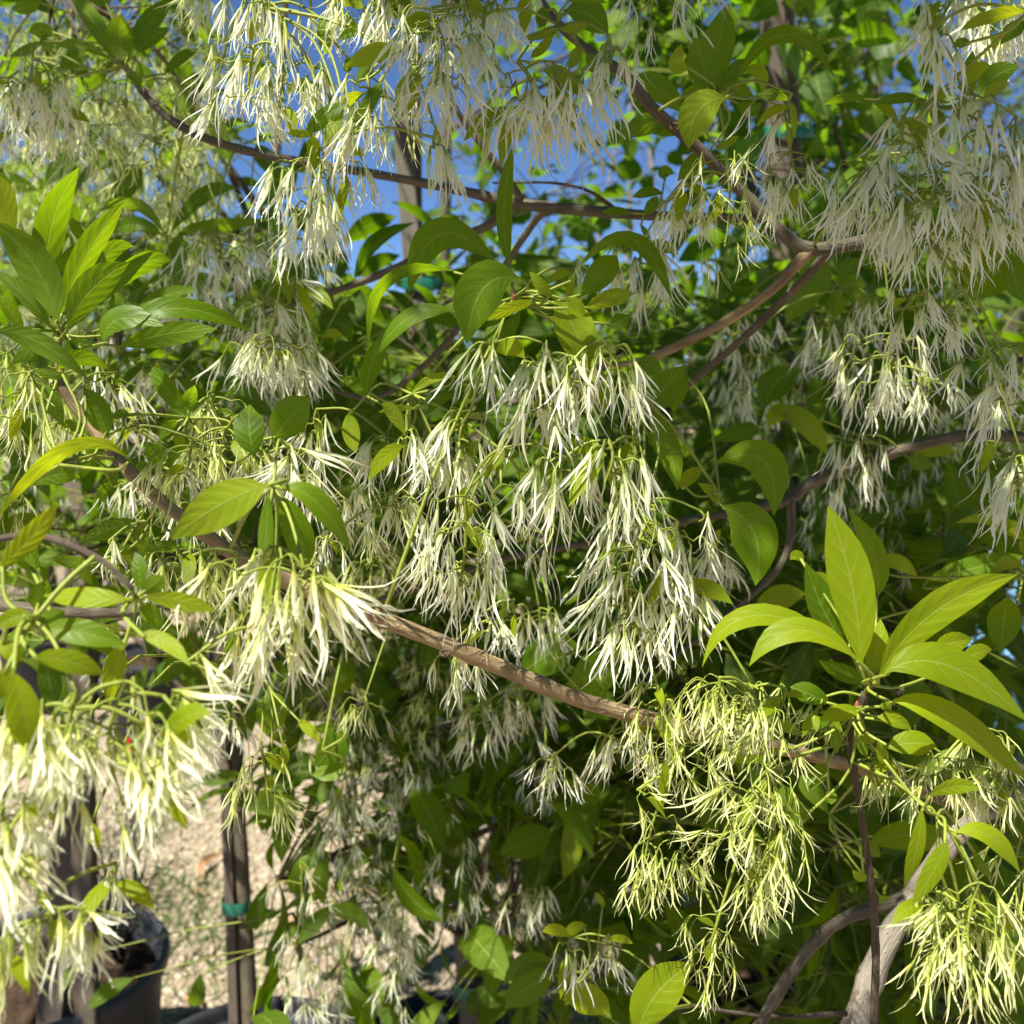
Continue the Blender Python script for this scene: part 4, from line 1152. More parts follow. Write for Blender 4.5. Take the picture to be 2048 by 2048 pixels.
for tr, z, x0, y0, x1, y1, w, n, d, kind, Lp in pans:
    top = P(*S(z, x0, y0), d); bot = P(*S(z, x1, y1), d + rng.normal(0, .01)); W = w * K * d / FPX; L = Lp * K * d / FPX
    stalks, fl = panicle(top, bot, W, max(int(n * {'w': .66, 'y': .62, 'c': .80, 'b': .8}[kind]), 2), L * 1.2, kind, spray=.35 if abs(x1 - x0) > abs(y1 - y0) * .55 else 0)
    mb = MB()
    q, dist = tr.nearest(top)
    tube(mb, stem_path(q, top, .12), [.0009, .0007], 5)
    for p, r in stalks: tube(mb, catmull(p, 3) if len(p) == 3 else np.array(p), r, 4, close=False)
    for p in stalks[0][0][1:-1]: tr.att.append(p)
    o = link('flower_cluster', mb.mesh('flower_cluster', M['stalk'], top), top, tr.root)
    used = count['n'].get(tr.root.name, 0)
    single = used + len(fl) <= 300 and d < .72
    if single:
        count['n'][tr.root.name] = used + len(fl)
        for p, dr, l in fl:
            k = kind if rng.random() > .06 else 'b'
            me = flower_mesh(k, int(rng.integers(14)))
            fo = link('flower', me, p, o)
            fo.rotation_euler = Matrix(frame_to(dr).tolist()).to_euler(); fo.scale = (l, l, l)
    else:
        bm_ = MB(); add_flowers(bm_, fl, kind, FL[kind] if d < .8 else FL_LOW[kind])
        bo = link('blossom', bm_.mesh('blossom', PM[kind], top), top, o, kind='stuff')
    # leafy bracts on the stalk
    nb = int(rng.integers(0, 3))
    if nb and d < .9:
        for k in range(nb):
            a = top + (bot - top) * rng.uniform(.02, .5); dr = nrm(rng.normal(0, 1, 3) + [0, 0, -.5]); Lb = L * rng.uniform(.6, 1.2)
            lm = MB(); leaf_geo(lm, a, a + dr * Lb * .5 + [0, 0, .1 * Lb], a + dr * Lb - [0, 0, .1 * Lb], Lb * .32, rng.normal(0, .5), nu=8, nv=4)
            link('bract', lm.mesh('bract', M['leaf_young_lit'], a), a, o)

# ------------------------------------------------------------------ potted nursery row behind: trunks, stakes, crowns
def wander(a, b, n=7, amp=.012):
    a = np.asarray(a, float); b = np.asarray(b, float); t = np.linspace(0, 1, n)[:, None]
    q = a + (b - a) * t; q[1:-1] += rng.normal(0, amp, (n - 2, 3)) * [1, 1, .2]; return q
def row_tree(name, base, top, r, label, boxes, flowers, group, leafmat='leaf_back', kind='e', bark='bark_dark', limbs=True, singles=0):
    tr = Tree(name, base, label, group)
    _, tq_, _ = tr.branch(wander(base, top) if not isinstance(top, list) else top, [r, r * .75, r * .35], M[bark], 'trunk', sides=10, knots=False)
    T = np.array(tq_)
    mb = MB(); lb_ = MB(); gs_ = MB(); sing = []
    for (x0, y0, x1, y1, d0, d1, n, size, clumps) in boxes:
        CT = [P(rng.uniform(x0, x1), rng.uniform(y0, y1), rng.uniform(d0, d1)) for c in range(clumps)]
        for ctr in CT:
            if ctr[2] < .25: ctr[2] = .25 + rng.random() * .3
            px_, py_, _ = project(ctr)
            if 800 < px_ < 1000 and py_ > 1620: ctr += RGT * (.16 if px_ > 905 else -.16)
            if px_ < 650 and py_ > 1400: ctr += RGT * (710 - px_) / FPX * 1.5
        carriers = []
        for ctr in CT[:max(clumps // 9, 1)]:
            a = T[np.linalg.norm(T - (ctr - [0, 0, .25]), axis=1).argmin()]
            q = catmull([a, (a + ctr) / 2 + rng.normal(0, .03, 3) + [0, 0, .05], ctr], 8); carriers.append(q[6:])
            tube(lb_, q, [.0065, .0045, .002], 6)
        carriers = np.concatenate(carriers)
        for ctr in CT:
            a = carriers[np.linalg.norm(carriers - ctr, axis=1).argmin()]
            tube(lb_, catmull([a, (a + ctr) / 2 + rng.normal(0, .015, 3) + [0, 0, .02], ctr], 4), [.0024, .0014], 4)
            m = max(int(n / clumps), 1)
            pts = ctr + rng.normal(0, 1, (m, 3)) * size * np.array([.85, .85, .65])
            fr = leaf_frames(m)
            # leaves hang on the twig: pull directions away from the clump centre
            outv = pts - ctr; outv /= np.maximum(np.linalg.norm(outv, axis=1, keepdims=True), 1e-6)
            dd = outv * .9 + fr[..., 0] * .8 + [0, 0, -.25]; dd /= np.linalg.norm(dd, axis=1, keepdims=True)
            nn = fr[..., 2] - (fr[..., 2] * dd).sum(1, keepdims=True) * dd; nn /= np.linalg.norm(nn, axis=1, keepdims=True)
            fr = np.stack([dd, np.cross(nn, dd), nn], -1)
            for p in pts: tube(gs_, np.array([ctr, (ctr + p) / 2 + [0, 0, .006], p]), [.0012, .0007], 3, close=False)
            sing.append((pts, fr, size))
    ns = 0
    order = rng.permutation(len(sing))
    proto = None
    for i in order:
        pts, fr, size = sing[i]
        if ns < singles:
            vis = [k for k in range(len(pts)) if in_frame(pts[k], 0)]
            keep = np.ones(len(pts), bool)
            for k in vis:
                if ns >= singles: break
                keep[k] = False; ns += 1
                if proto is None:
                    proto = []
                    for q in range(5):
                        pm = MB(); add_crown(pm, np.zeros((1, 3)), 1.0, kind, np.eye(3)[None]); proto.append(pm.mesh('leaf', M[leafmat]))
                lo = link('leaf', proto[int(rng.integers(5))], pts[k], tr.root)
                lo.rotation_euler = Matrix(fr[k].tolist()).to_euler(); sc_ = size * rng.uniform(.85, 1.2); lo.scale = (sc_, sc_, sc_)
            pts, fr = pts[keep], fr[keep]
        add_crown(mb, pts, size, kind, fr)
    if gs_.n: link('petiole', gs_.mesh('petiole', M['stalk'], base), base, tr.root, kind='stuff')
    if lb_.n: link('limb', lb_.mesh('limb', M['twig'], base), base, tr.root, kind='stuff')
    if mb.n: link('crown', mb.mesh('crown', M[leafmat], base), base, tr.root, kind='stuff')
    fm = {'w': MB(), 'y': MB()}; st = MB()
    for (x0, y0, x1, y1, d0, d1, n, kd, Lm) in flowers:
        for k in range(n):
            d = rng.uniform(d0, d1); top_ = P(rng.uniform(x0, x1), rng.uniform(y0, y1), d); h = rng.uniform(.09, .17)
            stk, fl = panicle(top_, top_ + np.array([rng.normal(0, .02), rng.normal(0, .02), -h]), rng.uniform(.06, .11), int(rng.integers(18, 34)), Lm, kd)
            for p, r_ in stk[:12]: tube(st, np.array(p), r_, 3, close=False)
            a = T[np.linalg.norm(T - (top_ - [0, 0, .2]), axis=1).argmin()]
            add_flowers(fm[kd], fl, kd, FL_LOW[kd])
    for kd in 'wy':
        if fm[kd].n: link('blossom', fm[kd].mesh('blossom', M['petal'] if kd == 'w' else M['petal_y'], base), base, tr.root, kind='stuff')
    if st.n: link('flower_stalk', st.mesh('flower_stalk', M['stalk'], base), base, tr.root, kind='stuff')
    return tr

def pot(centre, r, h, label, mat, group='nursery pots on the gravel'):
    c = np.array([centre[0], centre[1], 0.0]); t = thing('nursery_pot', c, label, 'pot', group)
    mb = MB(); lathe(mb, [(.001, .004), (r * .84, .004), (r * .86, .02), (r * .97, h - .035), (r * .985, h - .03), (r * .955, h - .03), (r * .90, h - .10)], c)
    link('wall', mb.mesh('wall', mat, c), c, t)
    mb = MB(); lathe(mb, [(r * .985, h - .034), (r * 1.03, h - .03), (r * 1.035, h - .004), (r * 1.02, h), (r * .985, h), (r * .965, h - .01), (r * .955, h - .05)], c, 56)
    link('rim', mb.mesh('rim', mat, c), c, t)
    mb = MB(); pr = [(.001, h - .062)] + [(r * .94 * k, h - .065 + .010 * math.sin(k * 7)) for k in (.25, .5, .75, .9)] + [(r * .955, h - .06)]
    lathe(mb, pr[::-1], c, 40); V = mb.V[0]; V[:, 2] += rng.normal(0, .004, len(V))
    link('soil', mb.mesh('soil', M['soil'], c), c, t)
    return t

def stake(a, b, w, t_, label, ties, mat='stake', group='wooden tree stakes tied to trunks', wrap=.05):
    a = np.asarray(a, float); b = np.asarray(b, float)
    th = thing('tree_stake', a, label, 'stake', group)
    mb = MB(); boxbeam(mb, a, b, w, t_, n=14); link('post', mb.mesh('post', M[mat], a, smooth=False), a, th)
    for f in ties:
        c = a + (b - a) * f
        mb = MB(); rx, ry = w / 2 + wrap / 2 + .004, t_ / 2 + .012
        ang = np.linspace(0, 2 * math.pi, 21)[:-1]
        for off in (0,):
            V = []
            for dz, k in ((-.011, 1.0), (-.006, 1.05), (.006, 1.03), (.011, 1.0)):
                for q in ang:
                    V.append(c + [wrap / 2 + rx * k * math.copysign(abs(math.cos(q)) ** .6, math.cos(q)), ry * k * math.copysign(abs(math.sin(q)) ** .6, math.sin(q)), dz + .004 * math.sin(q)])
            n = len(ang); i = np.arange(3)[:, None] * n; j = np.arange(n)[None]; k2 = (j + 1) % n
            mb.add(np.array(V), np.stack([i + j, i + k2, i + n + k2, i + n + j], -1).reshape(-1, 4))
        link('tie', mb.mesh('tie', M['tie'], c), c, th)
    return th

def on_line(x0, y0, x1, y1, d):      # two picture points on an upright at depth d
    return P(x0 * 1.06, y0 * 1.06, d), P(x1 * 1.06, y1 * 1.06, d)
def extend(p, q, z0, z1):
    f0 = (z0 - p[2]) / (q[2] - p[2]); f1 = (z1 - p[2]) / (q[2] - p[2]); return p + (q - p) * f0, p + (q - p) * f1

RG = 'flowering fringe trees in pots'
# left pot: feathery shrub, stakes
pot((-.98, 2.02), .235, .36, 'dark grey nursery pot holding the feathery green shrub and two grey stakes', M['pot_grey'])
p_, q_ = P(150 * 1.06, 1900 * 1.06, 1.72), P(118 * 1.06, 1560 * 1.06, 1.72)
for (xa, xb, w, lab) in ((100, 128, .050, 'wide grey wooden stake in the pot with the feathery shrub'), (165, 158, .042, 'narrower grey wooden stake beside the wide one in the shrub pot')):
    a_, b_ = extend(P(xa * 1.06, 1900 * 1.06, 2.02 - .02 * (w < .045)), P(xb * 1.06, 1560 * 1.06, 2.02 - .02 * (w < .045)), .29, 1.95)
    stake(a_, b_, w, .03, lab, [.80] if w > .045 else [], 'stake_dark')
# second pot, trunk and stake
pot((-.47, 1.70), .22, .34, 'black nursery pot with a thin brown trunk tied to a grey stake', M['pot'])
a_, b_ = extend(P(468, 2000, 1.72), P(452, 1560, 1.72), .27, 1.75)
stake(a_, b_, .016, .018, 'thin grey stake tied with green tape to the brown trunk above the black pot', [.30, .80], 'stake_dark', wrap=.020)
ta, tb2 = extend(P(497, 2000, 1.73), P(473, 1560, 1.73), .27, 1.55)
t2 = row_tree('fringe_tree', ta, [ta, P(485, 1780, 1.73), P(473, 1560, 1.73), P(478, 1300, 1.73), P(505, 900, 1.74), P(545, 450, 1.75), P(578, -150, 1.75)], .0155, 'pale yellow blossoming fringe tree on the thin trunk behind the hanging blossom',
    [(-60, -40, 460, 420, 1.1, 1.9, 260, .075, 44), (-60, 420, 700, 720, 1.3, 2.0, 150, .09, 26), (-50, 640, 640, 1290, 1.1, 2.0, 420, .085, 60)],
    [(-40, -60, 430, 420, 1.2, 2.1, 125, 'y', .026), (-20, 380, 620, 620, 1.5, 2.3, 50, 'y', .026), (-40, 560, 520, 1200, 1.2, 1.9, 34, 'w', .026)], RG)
# third: stake with trunk, in the middle
pot((-.10, 1.72), .225, .34, 'black nursery pot below the grey stake with three green ties', M['pot'])
a_, b_ = extend(P(935, 1990, 1.80), P(815, 380, 1.80), .27, 2.05)
stake(a_, b_, .032, .026, 'tall grey stake with three bands of green tape in the middle of the row', [.146, .31, .83], 'stake', wrap=.030)
ta, tb2 = extend(P(965, 1990, 1.84), P(848, 380, 1.84), .27, 2.5)
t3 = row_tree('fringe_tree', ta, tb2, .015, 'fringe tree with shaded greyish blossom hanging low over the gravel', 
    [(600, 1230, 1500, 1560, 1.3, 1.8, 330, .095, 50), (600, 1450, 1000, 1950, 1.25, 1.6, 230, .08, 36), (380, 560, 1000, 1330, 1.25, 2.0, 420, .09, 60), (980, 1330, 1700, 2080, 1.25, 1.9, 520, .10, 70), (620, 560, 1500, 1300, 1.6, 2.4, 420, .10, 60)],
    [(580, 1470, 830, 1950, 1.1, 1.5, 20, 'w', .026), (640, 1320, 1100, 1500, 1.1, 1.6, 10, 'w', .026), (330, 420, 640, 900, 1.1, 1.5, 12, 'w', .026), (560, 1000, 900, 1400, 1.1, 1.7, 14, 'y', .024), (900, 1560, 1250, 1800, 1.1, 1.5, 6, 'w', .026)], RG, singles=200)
# fourth: right
pot((.55, 2.0), .23, .34, 'black nursery pot below the beige stake with the dark green tie', M['pot'])
a_, b_ = extend(P(1556, 350, 2.05), P(1548, 120, 2.05), .27, 2.6)
stake(a_, b_, .043, .03, 'beige stake wrapped with a dark green tie beside a dark trunk', [.77], 'stake_dark', wrap=.045)
ta, tb2 = extend(P(1600, 350, 2.10), P(1590, 100, 2.10), .27, 2.9)
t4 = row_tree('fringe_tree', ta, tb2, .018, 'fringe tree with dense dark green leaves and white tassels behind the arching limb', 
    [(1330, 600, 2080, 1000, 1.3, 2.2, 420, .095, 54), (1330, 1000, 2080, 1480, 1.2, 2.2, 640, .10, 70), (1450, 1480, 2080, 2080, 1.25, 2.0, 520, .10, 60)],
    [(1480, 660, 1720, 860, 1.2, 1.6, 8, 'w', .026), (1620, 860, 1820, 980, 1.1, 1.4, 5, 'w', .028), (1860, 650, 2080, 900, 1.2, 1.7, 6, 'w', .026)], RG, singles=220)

# broadleaf trees of the next row
BG = 'broadleaf nursery trees in the next row'
row_tree('broadleaf_tree', (-.25, 3.1, 0), (-.15, 3.0, 3.4), .022, 'young broadleaf tree with dark toothed leaves against the blue sky',
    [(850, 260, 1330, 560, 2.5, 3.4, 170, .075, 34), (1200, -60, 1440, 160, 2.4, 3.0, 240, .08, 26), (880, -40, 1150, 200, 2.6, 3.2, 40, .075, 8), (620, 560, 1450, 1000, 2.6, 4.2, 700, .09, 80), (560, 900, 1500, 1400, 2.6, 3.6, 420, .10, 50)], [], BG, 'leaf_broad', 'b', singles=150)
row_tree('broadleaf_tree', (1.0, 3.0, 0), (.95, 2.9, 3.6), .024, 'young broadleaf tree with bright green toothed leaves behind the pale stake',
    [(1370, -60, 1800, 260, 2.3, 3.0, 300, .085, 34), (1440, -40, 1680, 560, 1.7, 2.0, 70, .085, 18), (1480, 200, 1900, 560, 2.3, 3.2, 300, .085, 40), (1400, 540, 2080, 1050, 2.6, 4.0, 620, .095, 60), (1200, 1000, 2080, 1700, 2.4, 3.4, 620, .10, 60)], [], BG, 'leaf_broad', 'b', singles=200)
# far trees
def far_tree(x, y, h, r, n, label, size=.10, z0=.5):
    base = np.array([x, y, 0.0]); tr = Tree('nursery_tree', base, label, 'far trees beyond the nursery rows')
    tr.branch(wander(base, base + [0, 0, h * .92], 7, .03), [.05, .035, .01], M['bark_dark'], 'trunk', sides=8, knots=False)
    lb_ = MB(); mb = MB(); cl = max(n // 26, 8)
    for c in range(cl):
        u_ = nrm(rng.normal(size=3)) * rng.random() ** .4
        ctr = base + [u_[0] * r, u_[1] * r, (z0 + h) / 2 + u_[2] * (h - z0) / 2]
        tube(lb_, np.array([base + [0, 0, max(ctr[2] - .4, .3)], (base + [0, 0, ctr[2]] + ctr) / 2, ctr]), [.015, .004], 4, close=False)
        add_crown(mb, ctr + rng.normal(0, 1, (26, 3)) * size * 1.7, size, 'e')
    link('limb', lb_.mesh('limb', M['twig'], base), base, tr.root, kind='stuff')
    link('crown', mb.mesh('crown', M['leaf_far'], base), base, tr.root, kind='stuff')
FT = [(-4.6, 8.5, 3.3, 1.3, 'tree'), (-3.2, 7.0, 2.6, 1.0, 0), (-2.2, 9.0, 2.2, 1.2, 0), (-.9, 7.5, 2.0, 1.0, 0), (.3, 8.5, 2.1, 1.1, 0), (1.3, 6.8, 2.0, .9, 0), (2.3, 8.8, 2.5, 1.2, 0),
      (4.5, 10.5, 5.2, 1.5, 0), (6.0, 12.0, 5.6, 1.8, 0), (3.2, 7.4, 2.4, .9, 0), (-6.5, 11, 3.4, 1.6, 0), (5.8, 8.5, 2.8, 1.0, 0)]
for k, (x, y, h, r, _) in enumerate(FT):
    far_tree(x, y, h, r, 1500 if h < 3 else 3200, 'tall sunlit grey-green tree rising far behind the dark shade-cloth structure' if h > 5 else 'low bushy tree in the far background between the trunks', .10 if h < 5 else .12, .3 if h < 3 else .9)
# bare whips against the sky
for k, (x0, y0, x1, y1, d) in enumerate([(1262, 560, 1255, 120, 6.5), (1330, 600, 1290, 180, 7), (1180, 620, 1240, 250, 7.5), (1385, 700, 1372, 500, 5), (1762, 420, 1766, -80, 3.6), (1300, 640, 1385, 260, 8), (1420, 560, 1350, 80, 7)]):
    q1, q0 = P(x1, y1, d), P(x0, y0, d); a_, b_ = extend(q0, q1, 0.0, q1[2])
    tr = Tree('bare_sapling', a_, 'thin bare reddish sapling whip standing against the sky', 'bare sapling whips in the far rows')
    tr.branch(wander(a_, b_, 6, .02), [.018, .012, .005], M['bark_dark'] if k == 4 else M['bark'], 'trunk', sides=6, knots=False)
    lm = MB()
    for j in range(7):
        s0 = a_ + (b_ - a_) * rng.uniform(.45, .95); e_ = s0 + np.array([rng.normal(0, .22), rng.normal(0, .2), rng.uniform(.15, .4)])
        tube(lm, catmull([s0, (s0 + e_) / 2 + [0, 0, -.03], e_], 4), [.006, .002], 4)
    link('limb', lm.mesh('limb', M['bark'], a_), a_, tr.root, kind='stuff')

# far pots, post pair, dark shade structure, blue container, red tag
for (x, y, r, h) in ((-1.55, 4.4, .24, .36), (-.95, 4.7, .24, .36), (-.45, 4.3, .24, .38), (.1, 4.6, .24, .36), (.75, 4.4, .24, .36), (-2.2, 4.8, .25, .36), (1.4, 4.8, .25, .36)):
    pot((x, y), r, h, 'black nursery pot in the shaded row across the gravel', M['pot'])
    nt = Tree('nursery_tree', (x, y, h - .06), 'slim young tree in a black pot across the gravel', 'slim trees in the shaded row')
    nt.branch(wander((x, y, h - .06), (x + rng.normal(0, .05), y, 1.9)), [.013, .010, .004], M['bark_dark'], 'trunk', sides=7, knots=False)
    cm = MB(); lb_ = MB()
    for c in range(26):
        ctr = np.array([x, y, rng.uniform(.75, 1.95)]) + rng.normal(0, 1, 3) * [.24, .24, .05]
        tube(lb_, np.array([[x, y, ctr[2] - .12], (ctr + [x, y, ctr[2]]) / 2, ctr]), [.005, .002], 4, close=False)
        add_crown(cm, ctr + rng.normal(0, .10, (18, 3)), .085, 'b')
    link('limb', lb_.mesh('limb', M['twig'], nt.base), nt.base, nt.root, kind='stuff')
    link('crown', cm.mesh('crown', M['leaf_broad'], nt.base), nt.base, nt.root, kind='stuff')
sh = thing('shade_house', (4.2, 7.6, 0), 'dark shade-cloth structure with wooden posts behind the trees', 'shade house')
for x in (2.6, 3.6, 4.6, 5.6):
    mb = MB(); boxbeam(mb, (x, 7.55, 0), (x, 7.55, 2.0), .10, .10); link('post', mb.mesh('post', M['stake_dark'], (x, 7.55, 0), smooth=False), (x, 7.55, 0), sh)
for k in range(3):
    x = 2.65 + k; mb = MB(); xs = np.linspace(0, .9, 10); zs = np.linspace(.05, 1.95, 8)
    V = np.array([(x + a, 7.60 + .02 * math.sin(a * 9 + b * 2) , b) for b in zs for a in xs]); i = np.arange(7)[:, None] * 10; j = np.arange(9)[None]
    mb.add(V, np.stack([i + j, i + j + 1, i + j + 11, i + j + 10], -1).reshape(-1, 4)); link('cloth_panel', mb.mesh('cloth_panel', M['cloth'], (x, 7.6, 0)), (x, 7.6, 0), sh)
mb = MB(); boxbeam(mb, (2.5, 7.55, 2.05), (5.7, 7.55, 2.05), .12, .10, side=(0, 0, 1)); link('beam', mb.mesh('beam', M['stake_dark'], (2.5, 7.55, 2.05), smooth=False), (2.5, 7.55, 2.05), sh)
bc = P(2035, 1040, 4.6) * [1, 1, 0]
bt = thing('container', bc, 'pale blue container half hidden behind leaves below the arching limb', 'container')
mb = MB(); lathe(mb, [(.001, .01), (.22, .01), (.25, .05), (.26, .3), (.275, .32), (.26, .34), (.26, .62), (.275, .64), (.26, .66), (.255, .92), (.23, .96)], bc, 32); link('body', mb.mesh('body', M['blue'], bc), bc, bt)
mb = MB(); lathe(mb, [(.24, .94), (.262, .965), (.255, .99), (.2, .985), (.001, .98)], bc, 32); link('lid', mb.mesh('lid', M['blue'], bc), bc, bt)
rc = P(258, 1482, 2.6)
tg = thing('plant_tag', rc * [1, 1, 0], 'small red tag glimpsed behind the cream blossom', 'tag')
mb = MB(); boxbeam(mb, rc * [1, 1, 0], rc + [0, 0, -.02], .012, .006); link('tag_stick', mb.mesh('tag_stick', M['stake'], rc * [1, 1, 0], smooth=False), rc * [1, 1, 0], tg)
mb = MB(); boxbeam(mb, rc + [0, -.005, -.03], rc + [0, -.005, .008], .022, .004); link('tag_plate', mb.mesh('tag_plate', M['red'], rc, smooth=False), rc, tg)

# feathery shrub in the left pot and weeds on the gravel
sb = np.array([-.86, 2.10, .30]); shb = thing('feathery_shrub', sb, 'feathery dark green shrub growing in the grey pot', 'shrub')
mb = MB(); stm = MB()
for k in range(22):
    a = rng.random() * 6.28; R = rng.uniform(.05, .26); tip = sb + [R * math.cos(a), R * math.sin(a), rng.uniform(.10, .40)]
    path = catmull([sb, (sb + tip) / 2 + [0, 0, .06], tip], 8); tube(stm, path, [.003, .001], 4, close=False)
    pts = path[rng.integers(4, len(path), 90)] + rng.normal(0, .012, (90, 3)); add_crown(mb, pts, .026, 'n')
link('stem', stm.mesh('stem', M['twig'], sb), sb, shb); link('foliage', mb.mesh('foliage', M['needle'], sb), sb, shb, kind='stuff')
mb = MB()
for (sx, sy, n, sprd) in ((340, 1800, 260, .10), (390, 1880, 200, .08), (330, 1640, 160, .12), (290, 1500, 120, .15), (400, 1990, 70, .07), (560, 1900, 40, .12)):
    dn = FWD + (sx - 1024) / FPX * RGT - (sy - 1024) / FPX * UPV; g0 = CAM + dn * (-CAM[2] / dn[2])
    pts = g0 + np.c_[rng.normal(0, sprd, (n, 2)), np.abs(rng.normal(0, .02, n))]
    d_ = rng.normal(size=(n, 3)) * [.7, .7, .2] + [0, 0, .9]; d_ /= np.linalg.norm(d_, axis=1, keepdims=True)
    nn = rng.normal(size=(n, 3)); nn -= (nn * d_).sum(1, keepdims=True) * d_; nn /= np.linalg.norm(nn, axis=1, keepdims=True)
    add_crown(mb, pts, .05, 'n', np.stack([d_, np.cross(nn, d_), nn], -1))
link('weeds', mb.mesh('weeds', M['weed'], (0, 0, 0)), (0, 0, 0), kind='stuff', label='sparse green weeds sprouting in the pale gravel', category='weeds')
# fallen petals and small dry leaves
lit_p = MB(); lit_l = MB()
def flat_frames(n):
    a = rng.random(n) * 6.28; d_ = np.stack([np.cos(a), np.sin(a), rng.normal(0, .15, n)], -1); d_ /= np.linalg.norm(d_, axis=1, keepdims=True)
    nn = np.tile([0, 0, 1.0], (n, 1)) + rng.normal(0, .25, (n, 3)); nn -= (nn * d_).sum(1, keepdims=True) * d_; nn /= np.linalg.norm(nn, axis=1, keepdims=True)
    return np.stack([d_, np.cross(nn, d_), nn], -1)
n_ = 420; add_crown(lit_p, np.c_[rng.uniform(-1.6, 1.0, n_), rng.uniform(2.0, 4.2, n_), rng.uniform(.012, .022, n_)], .026, 'n', flat_frames(n_))
n_ = 150; add_crown(lit_l, np.c_[rng.uniform(-1.6, 1.0, n_), rng.uniform(2.0, 4.4, n_), rng.uniform(.012, .024, n_)], .05, 'e', flat_frames(n_))
link('petal_litter', lit_p.mesh('petal_litter', M['petal'], (0, 0, 0)), (0, 0, 0), kind='stuff', label='fallen white petals scattered over the gravel', category='petals')
link('leaf_litter', lit_l.mesh('leaf_litter', M['deadleaf'], (0, 0, 0)), (0, 0, 0), kind='stuff', label='small brown dry leaves scattered over the gravel', category='leaves')
# a dry curled leaf on the gravel
dn = FWD + (415 - 1024) / FPX * RGT - (1745 - 1024) / FPX * UPV; g0 = CAM + dn * (-CAM[2] / dn[2])
mb = MB(); leaf_geo(mb, g0 + [.01, -.07, .015], g0 + [-.01, 0, .035], g0 + [.03, .09, .02], .03, .5, fold=.5)
link('dry_leaf', mb.mesh('dry_leaf', M['deadleaf'], g0), g0, label='curled reddish dry leaf lying on the gravel', category='leaf')

# ------------------------------------------------------------------ the near tree's unseen crown, leaves added where they shade chosen regions
# regions chosen to be shaded: x0 y0 x1 y1 d0 d1 number of clumps ; shafts kept clear of leaves so chosen spots stay sunlit: x y d radius(m)
SHADE = [(650, -40, 1400, 480, .55, .95, 1.5), (1350, -40, 2080, 690, .52, .8, 1.15), (0, 250, 520, 700, .5, .7, 1.0), (0, 680, 640, 1000, .5, .65, 1.3), (600, 500, 1500, 1000, .56, .9, 1.2),
         (900, 1000, 1500, 1350, .55, .9, 1.3), (1350, 650, 2048, 1000, .6, 1.2, 1.4), (600, 1300, 1500, 2048, 1.0, 1.7, .9), (1300, 900, 2048, 1500, 1.1, 2.0, .9), (450, 500, 1300, 1200, 1.1, 2.4, .8), (1300, 500, 2048, 1100, 1.3, 3.0, .6), (60, 1500, 240, 2100, 1.9, 2.1, 2.0)]
LIT = [(980, 1080, .56, .05), (900, 1130, .56, .035), (760, 1230, .57, .035), (900, 1300, .58, .04), (1050, 1370, .59, .035), (1180, 710, .56, .035), (1080, 640, .57, .02), (970, 540, .57, .02), (1010, 860, .56, .03),
       (1700, 1250, .53, .06), (1850, 1300, .51, .07), (1600, 1300, .5, .05), (1950, 1450, .5, .06), (1500, 1600, .53, .06), (1450, 1800, .54, .05), (1900, 1700, .5, .07), (1900, 1950, .5, .07), (1750, 1900, .68, .04),
       (130, 1500, .36, .10), (300, 1300, .39, .07), (250, 1700, .35, .08), (60, 1850, .34, .08), (350, 1500, .36, .08), (600, 1350, .42, .06), (430, 1020, .42, .04), (60, 1080, .38, .04), (120, 950, .5, .03),
       (560, 220, .60, .05), (480, 150, .62, .05), (760, 90, .6, .04), (700, 330, .6, .03), (1400, 240, .58, .03), (1340, 190, .69, .02), (1600, 480, .72, .015), (1850, 880, .76, .03), (1130, 900, .56, .02), (1230, 300, .58, .015), (850, 700, .57, .02)]
LIT += [(60, 560, .54, .045), (150, 520, .56, .04), (250, 600, .55, .04), (830, 1270, .575, .03), (970, 1330, .58, .03), (1130, 1400, .59, .03), (1230, 1425, .60, .03), (700, 1215, .565, .03)]
LIT += [(x, y, d, .10) for x in (0, 150, 300, 450, 600) for y in (0, 160, 320, 480) for d in (1.3, 1.8)]
shafts = [(P(x, y, d), r) for x, y, d, r in LIT]
cl_pts = []; limb = MB(); crown = MB(); limb_pts = np.array(main.att)
tops = [P(2030 * 1.06, 560 * 1.06, .76), P(1000, -50, .69), P(215, 50, .88), P(800, 0, .85)]
ctrs = []
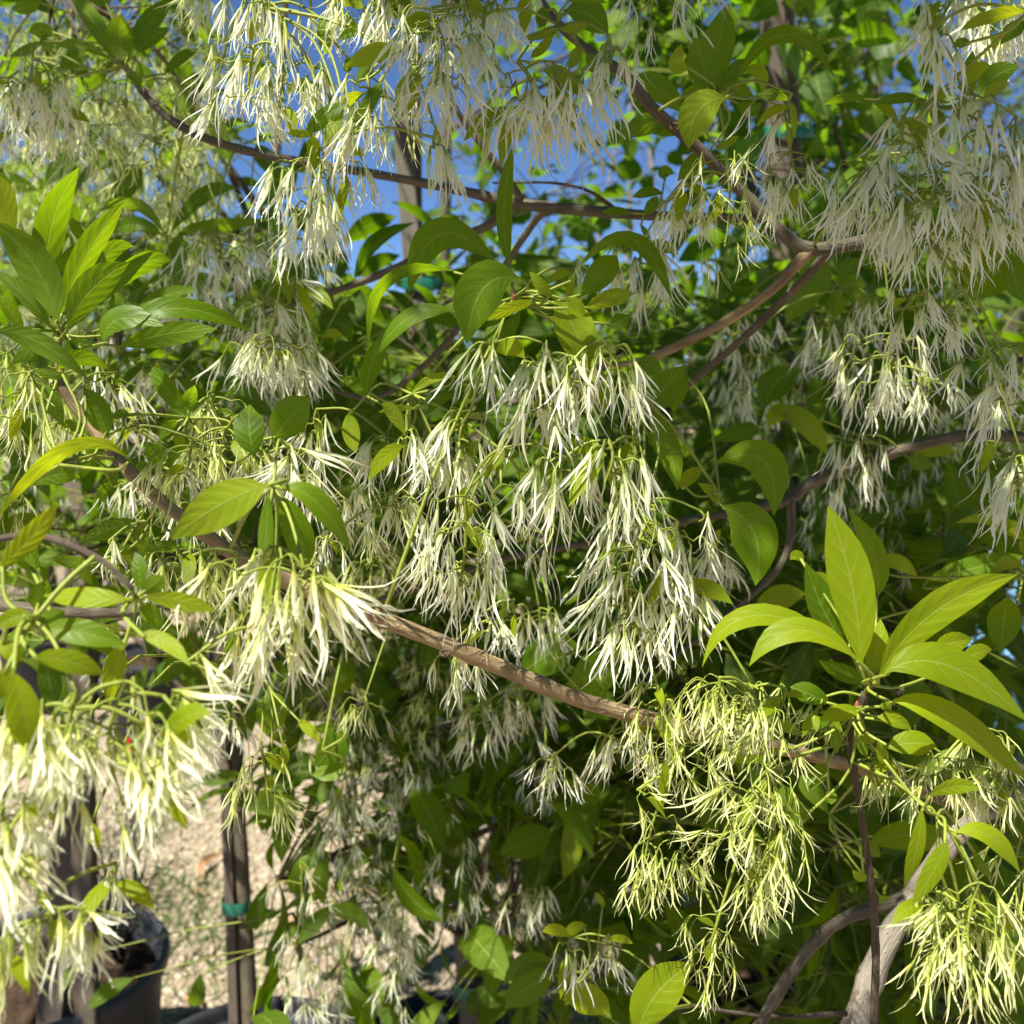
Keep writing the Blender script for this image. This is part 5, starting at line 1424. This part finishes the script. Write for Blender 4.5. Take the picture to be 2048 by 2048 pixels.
for (x0, y0, x1, y1, d0, d1, tau) in SHADE:
    dm = (d0 + d1) / 2; w_, h_, e_ = (x1 - x0) / FPX * dm, (y1 - y0) / FPX * dm, d1 - d0
    area = w_ * h_ * abs(SUN @ FWD) + w_ * e_ * abs(SUN @ UPV) + h_ * e_ * abs(SUN @ RGT)
    for k in range(max(int(tau * area / (.0021 * 5)), 2)):
        p = P(rng.uniform(x0, x1), rng.uniform(y0, y1), rng.uniform(d0, d1))
        zt = rng.uniform(2.15, 2.95)
        c = p + SUN * (zt - p[2]) / SUN[2]
        ctrs.append(c)
ctrs = np.array(ctrs)
for c in ctrs:
    m = 5
    pts = c + rng.normal(0, .045, (m, 3)); fr = leaf_frames(m, up=.9)
    mids = pts + fr[..., 0] * .05
    ok = np.ones(m, bool)
    for q, r in shafts:
        w_ = mids - q; t_ = w_ @ SUN; dist = np.linalg.norm(w_ - t_[:, None] * SUN, axis=1); ok &= dist > r + .012
    ok &= np.array([not in_frame(p, 120) for p in mids])
    if ok.sum(): add_crown(crown, pts[ok], .105, 'e', fr[ok]); cl_pts.append(c)
link('crown', crown.mesh('crown', M['leaf'], main.base), main.base, main.root, kind='stuff')  # unseen leaves added along sun rays for the shade they cast
# limbs added out of view to carry that shading crown, rising from the trunk
cl_pts = np.array(cl_pts)
hub = P(2090 * 1.06, 700 * 1.06, .75); hubs = [hub]
sec = [np.array([.35, .55, 2.25]), np.array([-.1, .25, 2.5]), np.array([-.6, .05, 2.6]), np.array([-.1, -.25, 2.55]), np.array([-.9, .6, 2.6]), np.array([-.4, .7, 2.55])]
paths = [[hub, [.62, .62, 2.0], sec[0], [.1, .4, 2.42], sec[1]], [[.1, .4, 2.42], [-.3, .15, 2.55], sec[2], [-.95, -.2, 2.65]], [sec[1], [-.1, 0, 2.55], sec[3]], [sec[0], [0, .65, 2.5], sec[5], sec[4], [-1.3, .6, 2.6]]]
allp = []
for p in paths:
    o, q, r = main.branch(p, [.011, .008, .005, .003], M['bark_dark'], 'branch', sides=8, knots=False); allp.append(q)
allp = np.concatenate(allp)
for c in cl_pts:
    a = allp[np.linalg.norm(allp - c, axis=1).argmin()]
    tube(limb, np.array([a, (a + c) / 2 + [0, 0, .02], c]), [.003, .0012], 4, close=False)
link('limb', limb.mesh('limb', M['twig'], main.base), main.base, main.root, kind='stuff')
pot((main.base[0], main.base[1]), .23, .36, 'black nursery pot at the foot of the near fringe tree', M['pot'])
